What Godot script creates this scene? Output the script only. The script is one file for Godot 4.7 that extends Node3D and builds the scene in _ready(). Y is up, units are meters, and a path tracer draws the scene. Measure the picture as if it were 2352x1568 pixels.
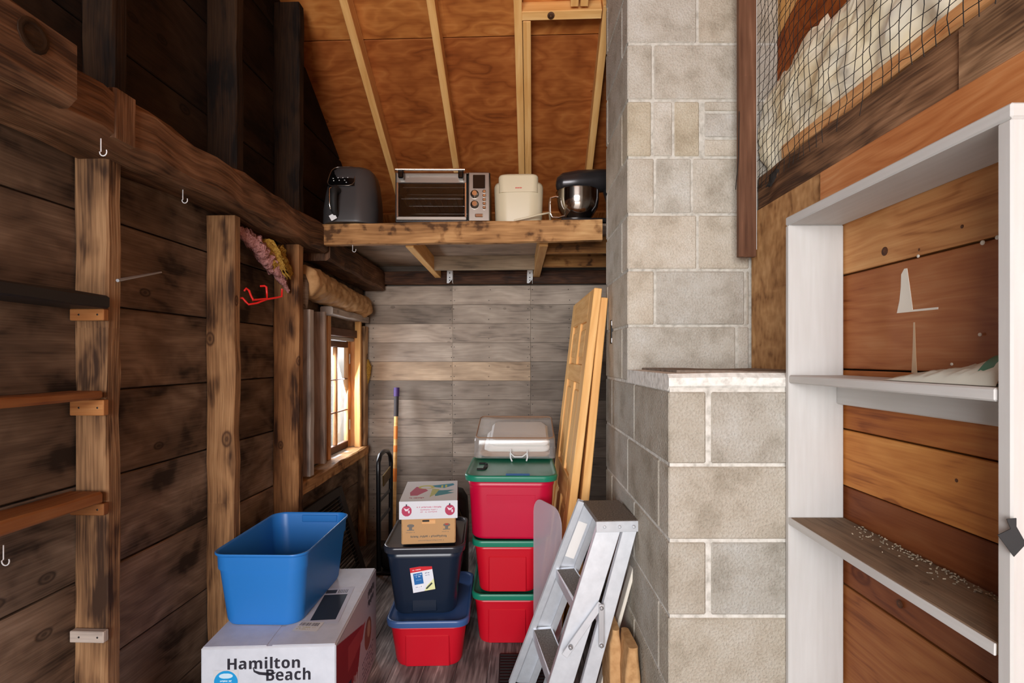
extends Node3D
# A barn-frame storage room. World: x across, y up, the depth of the room along -z. Metres.
# C(x, h, d) gives a point from its offset across, its height over eye level and its distance from the doorway along the cabinet wall's direction.

const EYE = 1.3
const TH = 0.0408           # the cabinet wall and the chimney stand this much askew of the plank wall
const WL = -1.213           # face of the plank wall
const BACK = 3.70           # distance of the far wall
var M = {}
var rng = RandomNumberGenerator.new()

# ------------------------------------------------------------------ shapes
class Sh:
	var st = SurfaceTool.new()
	var t = Transform3D()
	var lu = 2.0
	var lv = 0.5
	var off = Vector2()
	var col = Color(1, 1, 1)
	func _init(u = 2.0, v = 0.5, o = Vector2()):
		lu = u
		lv = v
		off = o
		st.begin(Mesh.PRIMITIVE_TRIANGLES)
	func vert(p, n, uv):
		st.set_color(col)
		st.set_uv(uv + off)
		st.set_normal((t.basis * n).normalized())
		st.add_vertex(t * p)
	func tri(p, n, uv):
		var o = [0, 1, 2]
		if (p[1] - p[0]).cross(p[2] - p[0]).dot(n[0] + n[1] + n[2]) > 0.0:
			o = [0, 2, 1]
		for k in o:
			vert(p[k], n[k], uv[k])
	func uvm(p, n, g):
		var ax = n.abs().max_axis_index()
		if ax == g:
			return Vector2(p[(g + 1) % 3] / lu * 0.3, p[(g + 2) % 3] / lv)
		return Vector2(p[g] / lu, p[3 - g - ax] / lv + 0.37 * ax)
	func poly(pts, n, g = 0, uvs = null):
		for k in range(1, pts.size() - 1):
			var q = [pts[0], pts[k], pts[k + 1]]
			var w = []
			if uvs == null:
				w = [uvm(q[0], n, g), uvm(q[1], n, g), uvm(q[2], n, g)]
			else:
				w = [uvs[0], uvs[k], uvs[k + 1]]
			tri(q, [n, n, n], w)
	func box(size, at = Vector3.ZERO, bev = 0.003, g = -1):
		var h = size * 0.5
		if g < 0:
			g = size.max_axis_index()
		bev = min(bev, 0.45 * min(size.x, min(size.y, size.z)))
		var i = h - Vector3.ONE * bev
		var vv = func(ax, s):
			var p = s * i
			p[ax] = s[ax] * h[ax]
			return p + at
		for a in 3:
			var b = (a + 1) % 3
			var c = (a + 2) % 3
			for s in [-1.0, 1.0]:
				var n = Vector3.ZERO
				n[a] = s
				var pts = []
				for q in [[-1, -1], [1, -1], [1, 1], [-1, 1]]:
					var sg = Vector3.ZERO
					sg[a] = s
					sg[b] = q[0]
					sg[c] = q[1]
					pts.append(vv.call(a, sg))
				poly(pts, n, g)
				for s2 in [-1.0, 1.0]:
					var n2 = Vector3.ZERO
					n2[a] = s * 0.7071
					n2[b] = s2 * 0.7071
					var lo = Vector3.ZERO
					lo[a] = s
					lo[b] = s2
					lo[c] = -1
					var hi = lo
					hi[c] = 1
					poly([vv.call(a, lo), vv.call(a, hi), vv.call(b, hi), vv.call(b, lo)], n2, g)
		for x in [-1.0, 1.0]:
			for y in [-1.0, 1.0]:
				for z in [-1.0, 1.0]:
					var s = Vector3(x, y, z)
					poly([vv.call(0, s), vv.call(1, s), vv.call(2, s)], s.normalized(), g)
	func bar(a, b, w, h, bev = 0.003, up = Vector3.UP):   # a box from a to b, w across, h along up
		var keep = t
		var z = (b - a).normalized()
		var x = up.cross(z).normalized()
		t = t * Transform3D(Basis(x, z.cross(x), z), (a + b) * 0.5)
		box(Vector3(w, h, a.distance_to(b)), Vector3.ZERO, bev, 2)
		t = keep
	func prism(pts, z0, z1, g = 0):                        # outline in x, y with depth
		var n = pts.size()
		var area = 0.0
		for k in n:
			area += pts[k].cross(pts[(k + 1) % n])
		var tr = Geometry2D.triangulate_polygon(PackedVector2Array(pts))
		for k in range(0, tr.size(), 3):
			for z in [z0, z1]:
				var nn = Vector3(0, 0, -1 if z == min(z0, z1) else 1)
				var q = []
				for m in 3:
					q.append(Vector3(pts[tr[k + m]].x, pts[tr[k + m]].y, z))
				poly(q, nn, g)
		for k in n:
			var a = pts[k]
			var b = pts[(k + 1) % n]
			var e = (b - a).normalized() * sign(area)
			poly([Vector3(a.x, a.y, z0), Vector3(b.x, b.y, z0), Vector3(b.x, b.y, z1), Vector3(a.x, a.y, z1)], Vector3(e.y, -e.x, 0), g)
	func loft(rings, closed = true, cap0 = false, cap1 = false):
		var m = rings.size()
		var n = rings[0].size()
		var nr = []
		var us = []
		var vs = [0.0]
		for i in m:
			var row = PackedVector3Array()
			for j in n:
				var jl = (j - 1 + n) % n if closed else max(j - 1, 0)
				var jr = (j + 1) % n if closed else min(j + 1, n - 1)
				var du = rings[i][jr] - rings[i][jl]
				var dv = rings[min(i + 1, m - 1)][j] - rings[max(i - 1, 0)][j]
				var c = du.cross(dv)
				row.append(c.normalized() if c.length() > 1e-12 else Vector3.UP)
			nr.append(row)
		var acc = 0.0
		for j in n + 1:
			us.append(acc)
			acc += rings[m / 2][j % n].distance_to(rings[m / 2][(j + 1) % n])
		for i in range(1, m):
			vs.append(vs[-1] + rings[i][0].distance_to(rings[i - 1][0]))
		for i in m - 1:
			for j in (n if closed else n - 1):
				var k = (j + 1) % n
				var uv = [Vector2(us[j] / lu, vs[i] / lv), Vector2(us[j + 1] / lu, vs[i] / lv), Vector2(us[j + 1] / lu, vs[i + 1] / lv), Vector2(us[j] / lu, vs[i + 1] / lv)]
				var p = [rings[i][j], rings[i][k], rings[i + 1][k], rings[i + 1][j]]
				var q = [nr[i][j], nr[i][k], nr[i + 1][k], nr[i + 1][j]]
				tri([p[0], p[1], p[2]], [q[0], q[1], q[2]], [uv[0], uv[1], uv[2]])
				tri([p[0], p[2], p[3]], [q[0], q[2], q[3]], [uv[0], uv[2], uv[3]])
		if cap0:
			cap(rings[0], rings[1])
		if cap1:
			cap(rings[m - 1], rings[m - 2])
	func cap(r, inner):
		var c = Vector3.ZERO
		var ci = Vector3.ZERO
		for k in r.size():
			c += r[k] / r.size()
			ci += inner[k] / r.size()
		var nn = (r[1] - r[0]).cross(r[r.size() / 2] - r[0]).normalized()
		if nn.dot(c - ci) < 0:
			nn = -nn
		for k in r.size():
			var q = [c, r[k], r[(k + 1) % r.size()]]
			var ax = nn.abs().max_axis_index()
			tri(q, [nn, nn, nn], [uvm(q[0], nn, (ax + 1) % 3), uvm(q[1], nn, (ax + 1) % 3), uvm(q[2], nn, (ax + 1) % 3)])
	func tube(pts, r, sides = 8, caps = true):
		var rings = []
		var x = Vector3.ZERO
		for i in pts.size():
			var d = (pts[min(i + 1, pts.size() - 1)] - pts[max(i - 1, 0)]).normalized()
			if x == Vector3.ZERO:
				x = d.cross(Vector3.UP if abs(d.y) < 0.9 else Vector3.RIGHT).normalized()
			x = (x - d * x.dot(d)).normalized()
			var y = d.cross(x)
			var ring = PackedVector3Array()
			var rr = r[i] if r is Array else r
			for k in sides:
				var a = TAU * k / sides
				ring.append(pts[i] + (x * cos(a) + y * sin(a)) * rr)
			rings.append(ring)
		loft(rings, true, caps, caps)
	func lathe(prof, sides = 24, at = Vector3.ZERO, caps = true):
		var rings = []
		for p in prof:
			var ring = PackedVector3Array()
			for k in sides:
				var a = TAU * k / sides
				ring.append(at + Vector3(cos(a) * p.x, p.y, sin(a) * p.x))
			rings.append(ring)
		loft(rings, true, caps, caps)
	func rough(a, b, w, h, amp, sd, seg = 14, bev = 0.012):  # a hewn timber from a to b with uneven edges
		var f = FastNoiseLite.new()
		f.seed = sd
		f.frequency = 3.0
		var z = (b - a).normalized()
		var x = Vector3.UP.cross(z).normalized() if abs(z.y) < 0.9 else Vector3.RIGHT
		var y = z.cross(x)
		var ln = a.distance_to(b)
		var cs = [Vector2(-w / 2 + bev, -h / 2), Vector2(w / 2 - bev, -h / 2), Vector2(w / 2, -h / 2 + bev), Vector2(w / 2, h / 2 - bev), Vector2(w / 2 - bev, h / 2), Vector2(-w / 2 + bev, h / 2), Vector2(-w / 2, h / 2 - bev), Vector2(-w / 2, -h / 2 + bev)]
		var rings = []
		for i in seg + 1:
			var s = ln * i / seg
			var ring = []
			for k in 8:
				var e = cs[k] + Vector2(f.get_noise_2d(s, k / 2 * 7.3), f.get_noise_2d(s + 50, k / 2 * 5.1)) * amp
				ring.append(a + z * s + x * e.x + y * e.y)
			rings.append(ring)
		var along = 0.0
		for k in 8:
			var r2 = []
			for i in seg + 1:
				r2.append([rings[i][k], rings[i][(k + 1) % 8]])
			var wd = cs[k].distance_to(cs[(k + 1) % 8])
			for i in seg:
				var q = [r2[i][0], r2[i][1], r2[i + 1][1], r2[i + 1][0]]
				var nn = [Vector3(), Vector3()]
				for m in 2:
					var u0 = r2[min(i + m + 1, seg)][0] - r2[max(i + m - 1, 0)][0]
					nn[m] = u0.cross(r2[i + m][1] - r2[i + m][0]).normalized()
					if nn[m].dot(r2[i + m][0] + r2[i + m][1] - 2.0 * (a + z * ln * (i + m) / seg)) < 0:
						nn[m] = -nn[m]
				var uv = [Vector2(ln * i / seg / lu, along / lv), Vector2(ln * i / seg / lu, (along + wd) / lv), Vector2(ln * (i + 1) / seg / lu, (along + wd) / lv), Vector2(ln * (i + 1) / seg / lu, along / lv)]
				tri([q[0], q[1], q[2]], [nn[0], nn[0], nn[1]], [uv[0], uv[1], uv[2]])
				tri([q[0], q[2], q[3]], [nn[0], nn[1], nn[1]], [uv[0], uv[2], uv[3]])
			along += wd
		for e in [0, seg]:
			var nn = -z if e == 0 else z
			poly(rings[e], nn, 1)
	func surf(fn, nu, nv):                                 # a sheet of points fn(u, v)
		var rows = []
		for i in nu + 1:
			var row = PackedVector3Array()
			for j in nv + 1:
				row.append(fn.call(float(i) / nu, float(j) / nv))
			rows.append(row)
		loft(rows, false)

func rr(w, l, r, y, n = 5):                                # a rounded rectangle lying flat
	var ring = PackedVector3Array()
	for q in [[1, 1, 0], [-1, 1, 1], [-1, -1, 2], [1, -1, 3]]:
		for k in n + 1:
			var a = PI / 2 * (q[2] + float(k) / n)
			ring.append(Vector3(q[0] * (w / 2 - r) + cos(a) * r, y, q[1] * (l / 2 - r) + sin(a) * r))
	return ring

# ------------------------------------------------------------------ places, objects
func C(x, h, d):
	return Vector3(x * cos(TH) - d * sin(TH), EYE + h, -x * sin(TH) - d * cos(TH))

func P(px, py, d):                                         # a measured direction and a distance
	return C((px - 1176.0) / 1200.0 * d, (822.0 - py) / 1200.0 * d, d)

func B(x, h, d):                                           # along the plank wall
	return Vector3(x, EYE + h, -d)

func W(x, h, d):                                           # along the plank wall, by the distance seen from the doorway
	return B(x, h, d + TH * (x + TH * d))

var used = {}
func numbered(called):
	if not used.has(called):
		used[called] = 0
		return called
	used[called] += 1
	return "%s_%03d" % [called, used[called]]

func tag(o, label, category = "", group = "", kind = ""):
	if label:
		o.set_meta("label", label)
	if category:
		o.set_meta("category", category)
	if group:
		o.set_meta("group", group)
	if kind or category:
		o.set_meta("kind", kind if kind else "thing")
	return o

func thing(called, label, category, at = Vector3.ZERO, turn = 0.0, group = ""):
	var o = Node3D.new()
	o.name = numbered(called)
	add_child(o)
	o.position = at
	o.rotation.y = turn
	return tag(o, label, category, group)

func setting(called, label, category, at = Vector3.ZERO, turn = 0.0):
	return tag(thing(called, label, category, at, turn), "", "", "", "structure")

func obj(called, sh, m, parent = null, at = Vector3.ZERO, turn = 0.0):
	var o = MeshInstance3D.new()
	o.mesh = sh.st.commit()
	o.material_override = M[m] if m is String else m
	o.name = numbered(called) if parent == null else called
	if parent == null:
		add_child(o)
	else:
		parent.add_child(o, true)
	o.position = at
	o.rotation.y = turn
	return o

func bx(called, m, parent, size, at, bev = 0.003, col = Color.WHITE, g = -1):   # one box as one part
	var s = Sh.new(2.0, 0.5, Vector2(rng.randf(), rng.randf()))
	s.col = col
	s.box(size, Vector3.ZERO, bev, g)
	return obj(called, s, m, parent, at)

func tone(lo = 0.85, hi = 1.15, warm = 0.05):
	var k = rng.randf_range(lo, hi)
	var w = rng.randf_range(-warm, warm)
	return Color(k * (1 + w), k, k * (1 - w))

# ------------------------------------------------------------------ surfaces
func noise_bytes(w, h, sw, sh_, sd, freq, oct = 4):
	var f = FastNoiseLite.new()
	f.seed = sd
	f.frequency = freq
	f.fractal_octaves = oct
	var im = f.get_seamless_image(sw, sh_)
	im.convert(Image.FORMAT_L8)
	im.resize(w, h, Image.INTERPOLATE_CUBIC)
	return im.get_data()

func wood(sd, cols, o = {}):
	var w = o.get("w", 1024)
	var h = o.get("h", 256)
	var q = w / 1024.0
	var n1 = noise_bytes(w, h, w / int(16 * q), h, sd, 0.13, 4)
	var n2 = noise_bytes(w, h, 128, 128, sd + 1, o.get("wf", 0.02), 4)
	var n3 = noise_bytes(w, h, 128, 64 * (h * 4 / w), sd + 2, o.get("bf", 0.03), 5)
	var n4 = noise_bytes(w, h, 1024 / o.get("sx", 10), 128, sd + 3, 0.035, 5)
	var gr = Gradient.new()
	gr.offsets = PackedFloat32Array(range(cols.size()).map(func(k): return float(k) / (cols.size() - 1)))
	gr.colors = PackedColorArray(cols)
	var lut = PackedByteArray()
	for k in 256:
		var c = gr.sample(k / 255.0)
		lut.append_array(PackedByteArray([int(c.r * 255), int(c.g * 255), int(c.b * 255)]))
	var kd = PackedFloat32Array()
	kd.resize(w * h)
	var kp = PackedFloat32Array()
	kp.resize(w * h)
	var r = RandomNumberGenerator.new()
	r.seed = sd
	for kn in o.get("knots", 0):
		var cx = r.randi_range(60, w - 60)
		var cy = r.randi_range(20, h - 20)
		var rad = r.randf_range(0.5, 1.0) * o.get("kr", 10.0) * q
		for y in range(max(0, cy - int(rad * 5)), min(h, cy + int(rad * 5))):
			for x in range(max(0, cx - int(rad * 9)), min(w, cx + int(rad * 9))):
				var dd = sqrt(pow((x - cx) / 1.6, 2) + pow(y - cy, 2)) / rad
				kp[y * w + x] += exp(-dd * 0.7) * 5.0 * (1 if y > cy else -1) * min(1.0, abs(y - cy) / rad)
				kd[y * w + x] = max(kd[y * w + x], clamp((1.25 - dd) * 3, 0, 1) * (0.75 + 0.25 * sin(dd * 9)))
	var ring = o.get("ring", 0.2)
	var rf = o.get("rf", 40.0)
	var warp = o.get("warp", 8.0)
	var fine = o.get("fine", 0.5) / 255.0
	var blot = o.get("blotch", 0.4) / 255.0
	var st = o.get("stain", 0.0)
	var base = o.get("base", 0.55)
	var out = PackedByteArray()
	out.resize(w * h * 3)
	var hi = PackedByteArray()
	hi.resize(w * h)
	for y in h:
		var ph = float(y) / h * rf * TAU / 4.0
		for x in w:
			var i = y * w + x
			var v = base + fine * (n1[i] - 128) + blot * (n3[i] - 128)
			var s = sin(ph + warp * (n2[i] / 255.0) + kp[i])
			v += ring * (s * abs(s) - 0.2)
			v -= st * smoothstep(130.0, 235.0, n4[i])
			v = lerp(v, 0.06, kd[i] * 0.85)
			var b = clampi(int(v * 255), 0, 255)
			hi[i] = b
			out[i * 3] = lut[b * 3]
			out[i * 3 + 1] = lut[b * 3 + 1]
			out[i * 3 + 2] = lut[b * 3 + 2]
	return [ImageTexture.create_from_image(Image.create_from_data(w, h, false, Image.FORMAT_RGB8, out)), ImageTexture.create_from_image(Image.create_from_data(w, h, false, Image.FORMAT_L8, hi))]

func mat(called, tex, rough = 0.75, bump = 0.12, spec = 0.35):
	var m = StandardMaterial3D.new()
	m.resource_name = called
	m.vertex_color_use_as_albedo = true
	m.roughness = rough
	m.metallic_specular = spec
	if tex is Array:
		m.albedo_texture = tex[0]
		if bump > 0:
			m.heightmap_enabled = true
			m.heightmap_texture = tex[1]
			m.heightmap_scale = bump
	elif tex is Color:
		m.albedo_color = tex
	M[called] = m
	return m

func plain(called, c, rough = 0.5, metal = 0.0, spec = 0.5):
	var m = mat(called, c, rough, 0, spec)
	m.metallic = metal
	return m

func speckle(sd, cols, freq, oct = 5, size = 512):          # seamless mottle
	var f = FastNoiseLite.new()
	f.seed = sd
	f.frequency = freq
	f.fractal_octaves = oct
	f.fractal_gain = 0.6
	var im = f.get_seamless_image(size, size)
	im.convert(Image.FORMAT_L8)
	var src = im.get_data()
	var gr = Gradient.new()
	gr.offsets = PackedFloat32Array(range(cols.size()).map(func(k): return float(k) / (cols.size() - 1)))
	gr.colors = PackedColorArray(cols)
	var lut = []
	for k in 256:
		lut.append(gr.sample(k / 255.0))
	var out = PackedByteArray()
	out.resize(size * size * 3)
	for i in size * size:
		var c = lut[src[i]]
		out[i * 3] = int(c.r * 255)
		out[i * 3 + 1] = int(c.g * 255)
		out[i * 3 + 2] = int(c.b * 255)
	return [ImageTexture.create_from_image(Image.create_from_data(size, size, false, Image.FORMAT_RGB8, out)), ImageTexture.create_from_image(im)]

func triplanar(m, s):
	m.uv1_triplanar = true
	m.uv1_scale = Vector3.ONE * s
	m.uv1_world_triplanar = true
	return m

func c8(r, g, b):
	return Color8(r, g, b)

# printed pictures: small drawings in shapes
func sheet(w, h, c):
	var im = Image.create(w, h, false, Image.FORMAT_RGB8)
	im.fill(c)
	return im

func oval(im, cx, cy, rx_, ry_, c):
	var rx = float(rx_)
	var ry = float(ry_)
	for y in range(max(0, int(cy - ry)), min(im.get_height(), int(cy + ry) + 1)):
		for x in range(max(0, int(cx - rx)), min(im.get_width(), int(cx + rx) + 1)):
			if pow((x - cx) / rx, 2) + pow((y - cy) / ry, 2) < 1.0:
				im.set_pixel(x, y, c)

func shape(im, pts, c):
	var pp = PackedVector2Array(pts)
	for y in im.get_height():
		for x in im.get_width():
			if Geometry2D.is_point_in_polygon(Vector2(x, y), pp):
				im.set_pixel(x, y, c)

func rect(im, x, y, w, h, c):
	im.fill_rect(Rect2i(x, y, w, h), c)

func scribble(im, x, y, w, h, c, sd):                      # a line of lettering too small to read
	var r = RandomNumberGenerator.new()
	r.seed = sd
	var at = x
	while at < x + w:
		var lw = r.randi_range(2, 4)
		if r.randf() < 0.85:
			rect(im, at, y + r.randi_range(0, max(1, h / 4)), lw, h - r.randi_range(0, max(1, h / 3)), c)
		at += lw + 1

func print_mat(called, im, rough = 0.6):
	var m = mat(called, Color.WHITE, rough)
	m.albedo_texture = ImageTexture.create_from_image(im)
	return m

func card(called, m, parent, w, h, xf):                    # a printed face: a thin sheet whose print runs once across it
	var s = Sh.new(1, 1)
	s.t = xf
	var n = Vector3(0, 0, 1)
	s.poly([Vector3(-w / 2, h / 2, 0), Vector3(w / 2, h / 2, 0), Vector3(w / 2, -h / 2, 0), Vector3(-w / 2, -h / 2, 0)], n, 0, [Vector2(0, 0), Vector2(1, 0), Vector2(1, 1), Vector2(0, 1)])
	s.poly([Vector3(-w / 2, h / 2, -0.0006), Vector3(w / 2, h / 2, -0.0006), Vector3(w / 2, -h / 2, -0.0006), Vector3(-w / 2, -h / 2, -0.0006)], -n, 0, [Vector2(0, 0), Vector2(1, 0), Vector2(1, 1), Vector2(0, 1)])
	return obj(called, s, m, parent)

func letters(text, size, m, parent, xf, called = "lettering", bold = true):
	var tm = TextMesh.new()
	var f = SystemFont.new()
	f.font_names = PackedStringArray(["Droid Sans"])
	if bold:
		f.font_weight = 700
	tm.font = f
	tm.text = text
	tm.font_size = 64
	tm.pixel_size = size / 64.0
	tm.depth = 0.0006
	tm.horizontal_alignment = HORIZONTAL_ALIGNMENT_LEFT
	var o = MeshInstance3D.new()
	o.mesh = tm
	o.material_override = M[m]
	o.name = called
	parent.add_child(o, true)
	o.transform = xf
	return o

func _ready():
	rng.seed = 7
	# ---- camera
	var cam = Camera3D.new()
	cam.name = "camera"
	add_child(cam)
	cam.position = Vector3(0, EYE, 0)
	cam.rotation.y = TH
	cam.projection = Camera3D.PROJECTION_FRUSTUM
	cam.keep_aspect = Camera3D.KEEP_HEIGHT
	cam.near = 0.05
	cam.far = 100.0
	cam.size = 0.05 * 1568.0 / 1200.0
	cam.frustum_offset = Vector2(0, 0.05 * 38.0 / 1200.0)
	cam.current = true
	# ---- sky and exposure
	var env = Environment.new()
	env.background_mode = Environment.BG_SKY
	var sky = Sky.new()
	var sm = ProceduralSkyMaterial.new()
	sm.sky_top_color = c8(196, 214, 236)
	sm.sky_horizon_color = c8(238, 240, 240)
	sm.ground_bottom_color = c8(120, 118, 110)
	sm.ground_horizon_color = c8(200, 202, 200)
	sky.sky_material = sm
	env.sky = sky
	env.background_energy_multiplier = 2.6
	env.tonemap_mode = Environment.TONE_MAPPER_LINEAR
	env.tonemap_exposure = 0.93
	env.sdfgi_enabled = true
	env.ssao_enabled = true
	env.ssil_enabled = true
	var we = WorldEnvironment.new()
	we.name = "surroundings"
	we.environment = env
	add_child(we)
	# ---- daylight from the wide doorway behind, and from the small window
	day("doorway_daylight", Vector3(-0.75, 1.6, 2.9), Vector3(0.0, 1.25, -1.6), Vector2(2.3, 1.8), 27.0, c8(252, 251, 252))
	day("window_daylight", Vector3(-1.33, 1.05, -3.33), Vector3(0.2, 0.55, -2.6), Vector2(0.36, 0.55), 1.6, c8(240, 246, 255))
	materials()
	shell()
	chimney()
	plank_wall()
	far_wall()
	loft()
	appliances()
	window_bay()
	wall_shelves()
	hooks()
	cabinet_wall()
	cabinet()
	upper_wall()
	doors()
	tubs()
	boxes()
	ladder()
	odds()

func day(called, at, to, size, e, c):
	var l = AreaLight3D.new()
	l.name = called
	l.area_size = size
	l.light_energy = e
	l.light_color = c
	l.area_range = 30.0
	l.area_attenuation = 2.0
	l.shadow_enabled = true
	add_child(l)
	l.look_at_from_position(at, to)

func materials():
	mat("old_plank", wood(11, [c8(56, 46, 39), c8(108, 91, 77), c8(138, 119, 102), c8(170, 152, 134)], {"w": 2048, "h": 1024, "ring": 0.1, "rf": 40.0, "warp": 20.0, "fine": 0.32, "blotch": 0.95, "stain": 0.3, "sx": 4, "knots": 14, "kr": 12.0, "base": 0.54}), 0.8, 0.15)
	mat("stud", wood(23, [c8(70, 50, 36), c8(134, 103, 74), c8(176, 140, 102), c8(206, 170, 128)], {"w": 2048, "h": 512, "ring": 0.08, "rf": 60.0, "fine": 0.5, "blotch": 0.8, "stain": 0.5, "sx": 6, "warp": 8.0, "knots": 5, "base": 0.58}), 0.78, 0.2)
	mat("hewn", wood(31, [c8(70, 50, 37), c8(122, 92, 68), c8(160, 126, 97), c8(198, 162, 130)], {"w": 2048, "h": 512, "ring": 0.14, "rf": 34.0, "warp": 14.0, "fine": 0.5, "blotch": 0.8, "stain": 0.25, "sx": 5, "knots": 5, "kr": 12.0, "base": 0.52}), 0.6, 0.35)
	mat("barn_grey", wood(43, [c8(122, 113, 107), c8(170, 158, 148), c8(192, 180, 169), c8(214, 203, 192)], {"w": 2048, "h": 512, "ring": 0.1, "rf": 40.0, "warp": 16.0, "fine": 0.34, "blotch": 0.7, "stain": 0.14, "sx": 10, "knots": 6, "kr": 6.0, "base": 0.56}), 0.8, 0.12)
	mat("plywood", wood(57, [c8(96, 50, 20), c8(160, 94, 42), c8(190, 122, 62), c8(214, 154, 92)], {"w": 1024, "h": 512, "ring": 0.15, "rf": 9.0, "warp": 24.0, "wf": 0.025, "fine": 0.16, "blotch": 0.4, "knots": 3, "kr": 7.0, "base": 0.56}), 0.7, 0.04)
	mat("fir", wood(61, [c8(140, 84, 44), c8(206, 146, 92), c8(226, 172, 116), c8(240, 200, 150)], {"w": 2048, "h": 512, "ring": 0.13, "rf": 50.0, "warp": 16.0, "fine": 0.28, "blotch": 0.5, "stain": 0.12, "sx": 8, "knots": 3, "kr": 14.0, "base": 0.55}), 0.55, 0.05)
	mat("pine", wood(73, [c8(166, 106, 50), c8(220, 162, 94), c8(236, 184, 116), c8(246, 204, 142)], {"ring": 0.14, "rf": 34.0, "warp": 6.0, "fine": 0.25, "blotch": 0.25, "base": 0.6}), 0.5, 0.03)
	mat("rim_board", wood(83, [c8(84, 56, 32), c8(146, 104, 64), c8(182, 136, 88), c8(208, 166, 114)], {"ring": 0.1, "rf": 20.0, "warp": 7.0, "fine": 0.4, "blotch": 0.8, "stain": 0.6, "sx": 2, "base": 0.6}), 0.75, 0.12)
	mat("white_paint", wood(97, [c8(164, 160, 155), c8(190, 187, 183), c8(198, 196, 193), c8(206, 205, 202)], {"ring": 0.05, "rf": 18.0, "warp": 5.0, "fine": 0.3, "blotch": 0.4, "base": 0.6}), 0.55, 0.03)
	mat("floor_paint", wood(103, [c8(84, 80, 80), c8(128, 123, 122), c8(156, 151, 149), c8(236, 233, 231)], {"ring": 0.08, "rf": 30.0, "fine": 0.8, "blotch": 1.0, "base": 0.46}), 0.7, 0.1)
	mat("brown_batten", wood(113, [c8(56, 33, 22), c8(92, 60, 42), c8(110, 75, 55), c8(142, 104, 80)], {"ring": 0.08, "rf": 30.0, "fine": 0.4, "blotch": 0.4}), 0.6, 0.05)
	mat("rotary_ply", wood(127, [c8(108, 72, 42), c8(164, 120, 76), c8(190, 146, 98), c8(210, 168, 120)], {"ring": 0.16, "rf": 20.0, "warp": 10.0, "fine": 0.5, "blotch": 0.3}), 0.7, 0.08)
	var k = speckle(5, [c8(186, 181, 171), c8(206, 201, 191), c8(213, 209, 200), c8(224, 220, 212)], 0.09, 4)
	triplanar(mat("block", k, 0.9, 0.3, 0.2), 2.2)
	var kb = M["block"]
	kb.detail_enabled = true
	kb.detail_blend_mode = BaseMaterial3D.BLEND_MODE_MUL
	kb.detail_uv_layer = BaseMaterial3D.DETAIL_UV_2
	kb.detail_albedo = speckle(25, [c8(200, 194, 184), c8(240, 236, 230), c8(255, 255, 255)], 0.012)[0]
	kb.uv2_triplanar = true
	kb.uv2_world_triplanar = true
	kb.uv2_scale = Vector3(0.9, 0.9, 0.9)
	triplanar(mat("mortar", speckle(6, [c8(176, 172, 164), c8(222, 219, 212), c8(240, 238, 233)], 0.03), 0.9, 0.2, 0.2), 2.0)
	triplanar(mat("kraft", speckle(8, [c8(158, 116, 74), c8(188, 146, 100), c8(204, 164, 118)], 0.02), 0.8, 0.05, 0.3), 2.0)
	triplanar(mat("batt", speckle(9, [c8(226, 200, 148), c8(240, 226, 190), c8(246, 238, 216), c8(252, 249, 240)], 0.01, 4), 0.95, 0.3, 0.1), 0.9)
	triplanar(mat("pink_batt", speckle(10, [c8(120, 72, 68), c8(196, 140, 136), c8(222, 178, 172)], 0.05), 0.95, 0.6, 0.1), 4.0)
	triplanar(mat("amber_batt", speckle(12, [c8(110, 78, 24), c8(176, 134, 60), c8(206, 170, 96)], 0.04), 0.95, 0.6, 0.1), 4.0)
	var al = triplanar(mat("aluminium", speckle(14, [c8(206, 210, 216), c8(214, 218, 224), c8(222, 226, 232)], 0.02), 0.42, 0.02, 0.5), 2.0)
	al.metallic = 0.55
	triplanar(mat("worn_tread", speckle(15, [c8(62, 56, 50), c8(104, 96, 88), c8(140, 132, 124)], 0.05), 0.6, 0.1, 0.5), 5.0)
	triplanar(mat("carton", speckle(16, [c8(196, 202, 212), c8(204, 210, 220), c8(210, 216, 226)], 0.012), 0.55, 0.04, 0.4), 2.0)
	plain("blue_plastic", c8(38, 118, 196), 0.38)
	plain("navy_plastic", c8(22, 34, 52), 0.3)
	plain("black_lid", c8(40, 43, 52), 0.25)
	plain("red_plastic", c8(196, 14, 36), 0.36)
	plain("crimson_plastic", c8(190, 6, 54), 0.36)
	plain("green_plastic", c8(24, 122, 96), 0.36)
	plain("slate_blue_plastic", c8(58, 92, 146), 0.36)
	plain("charcoal", c8(60, 58, 59), 0.42)
	plain("gloss_black", c8(10, 10, 11), 0.12)
	plain("black_metal", c8(20, 20, 22), 0.3)
	plain("black_rubber", c8(18, 18, 19), 0.7)
	plain("dark_shutter", c8(48, 45, 44), 0.6)
	plain("steel", c8(142, 134, 126), 0.3, 0.95)
	plain("bright_steel", c8(222, 218, 212), 0.12, 1.0)
	plain("dark_steel", c8(60, 58, 60), 0.25, 0.6)
	plain("oven_inside", c8(26, 28, 26), 0.5, 0.4)
	plain("cream_plastic", c8(208, 194, 164), 0.35)
	plain("zinc", c8(190, 192, 196), 0.35, 0.7)
	plain("white_metal", c8(226, 228, 230), 0.4)
	plain("red_coat", c8(206, 30, 26), 0.3)
	plain("purple_rubber", c8(66, 40, 104), 0.6)
	plain("dark_grip", c8(52, 46, 48), 0.7)
	plain("orange_tape", c8(236, 132, 50), 0.5)
	plain("ink", c8(28, 26, 40), 0.6)
	plain("ink_red", c8(200, 70, 60), 0.6)
	plain("masking_blue", c8(70, 140, 232), 0.7)
	plain("black_tape", c8(34, 36, 38), 0.5)
	plain("net_cord", c8(26, 20, 16), 0.7)
	plain("white_cloth", c8(232, 228, 224), 0.9)
	plain("brown_cloth", c8(150, 118, 94), 0.9)
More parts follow.
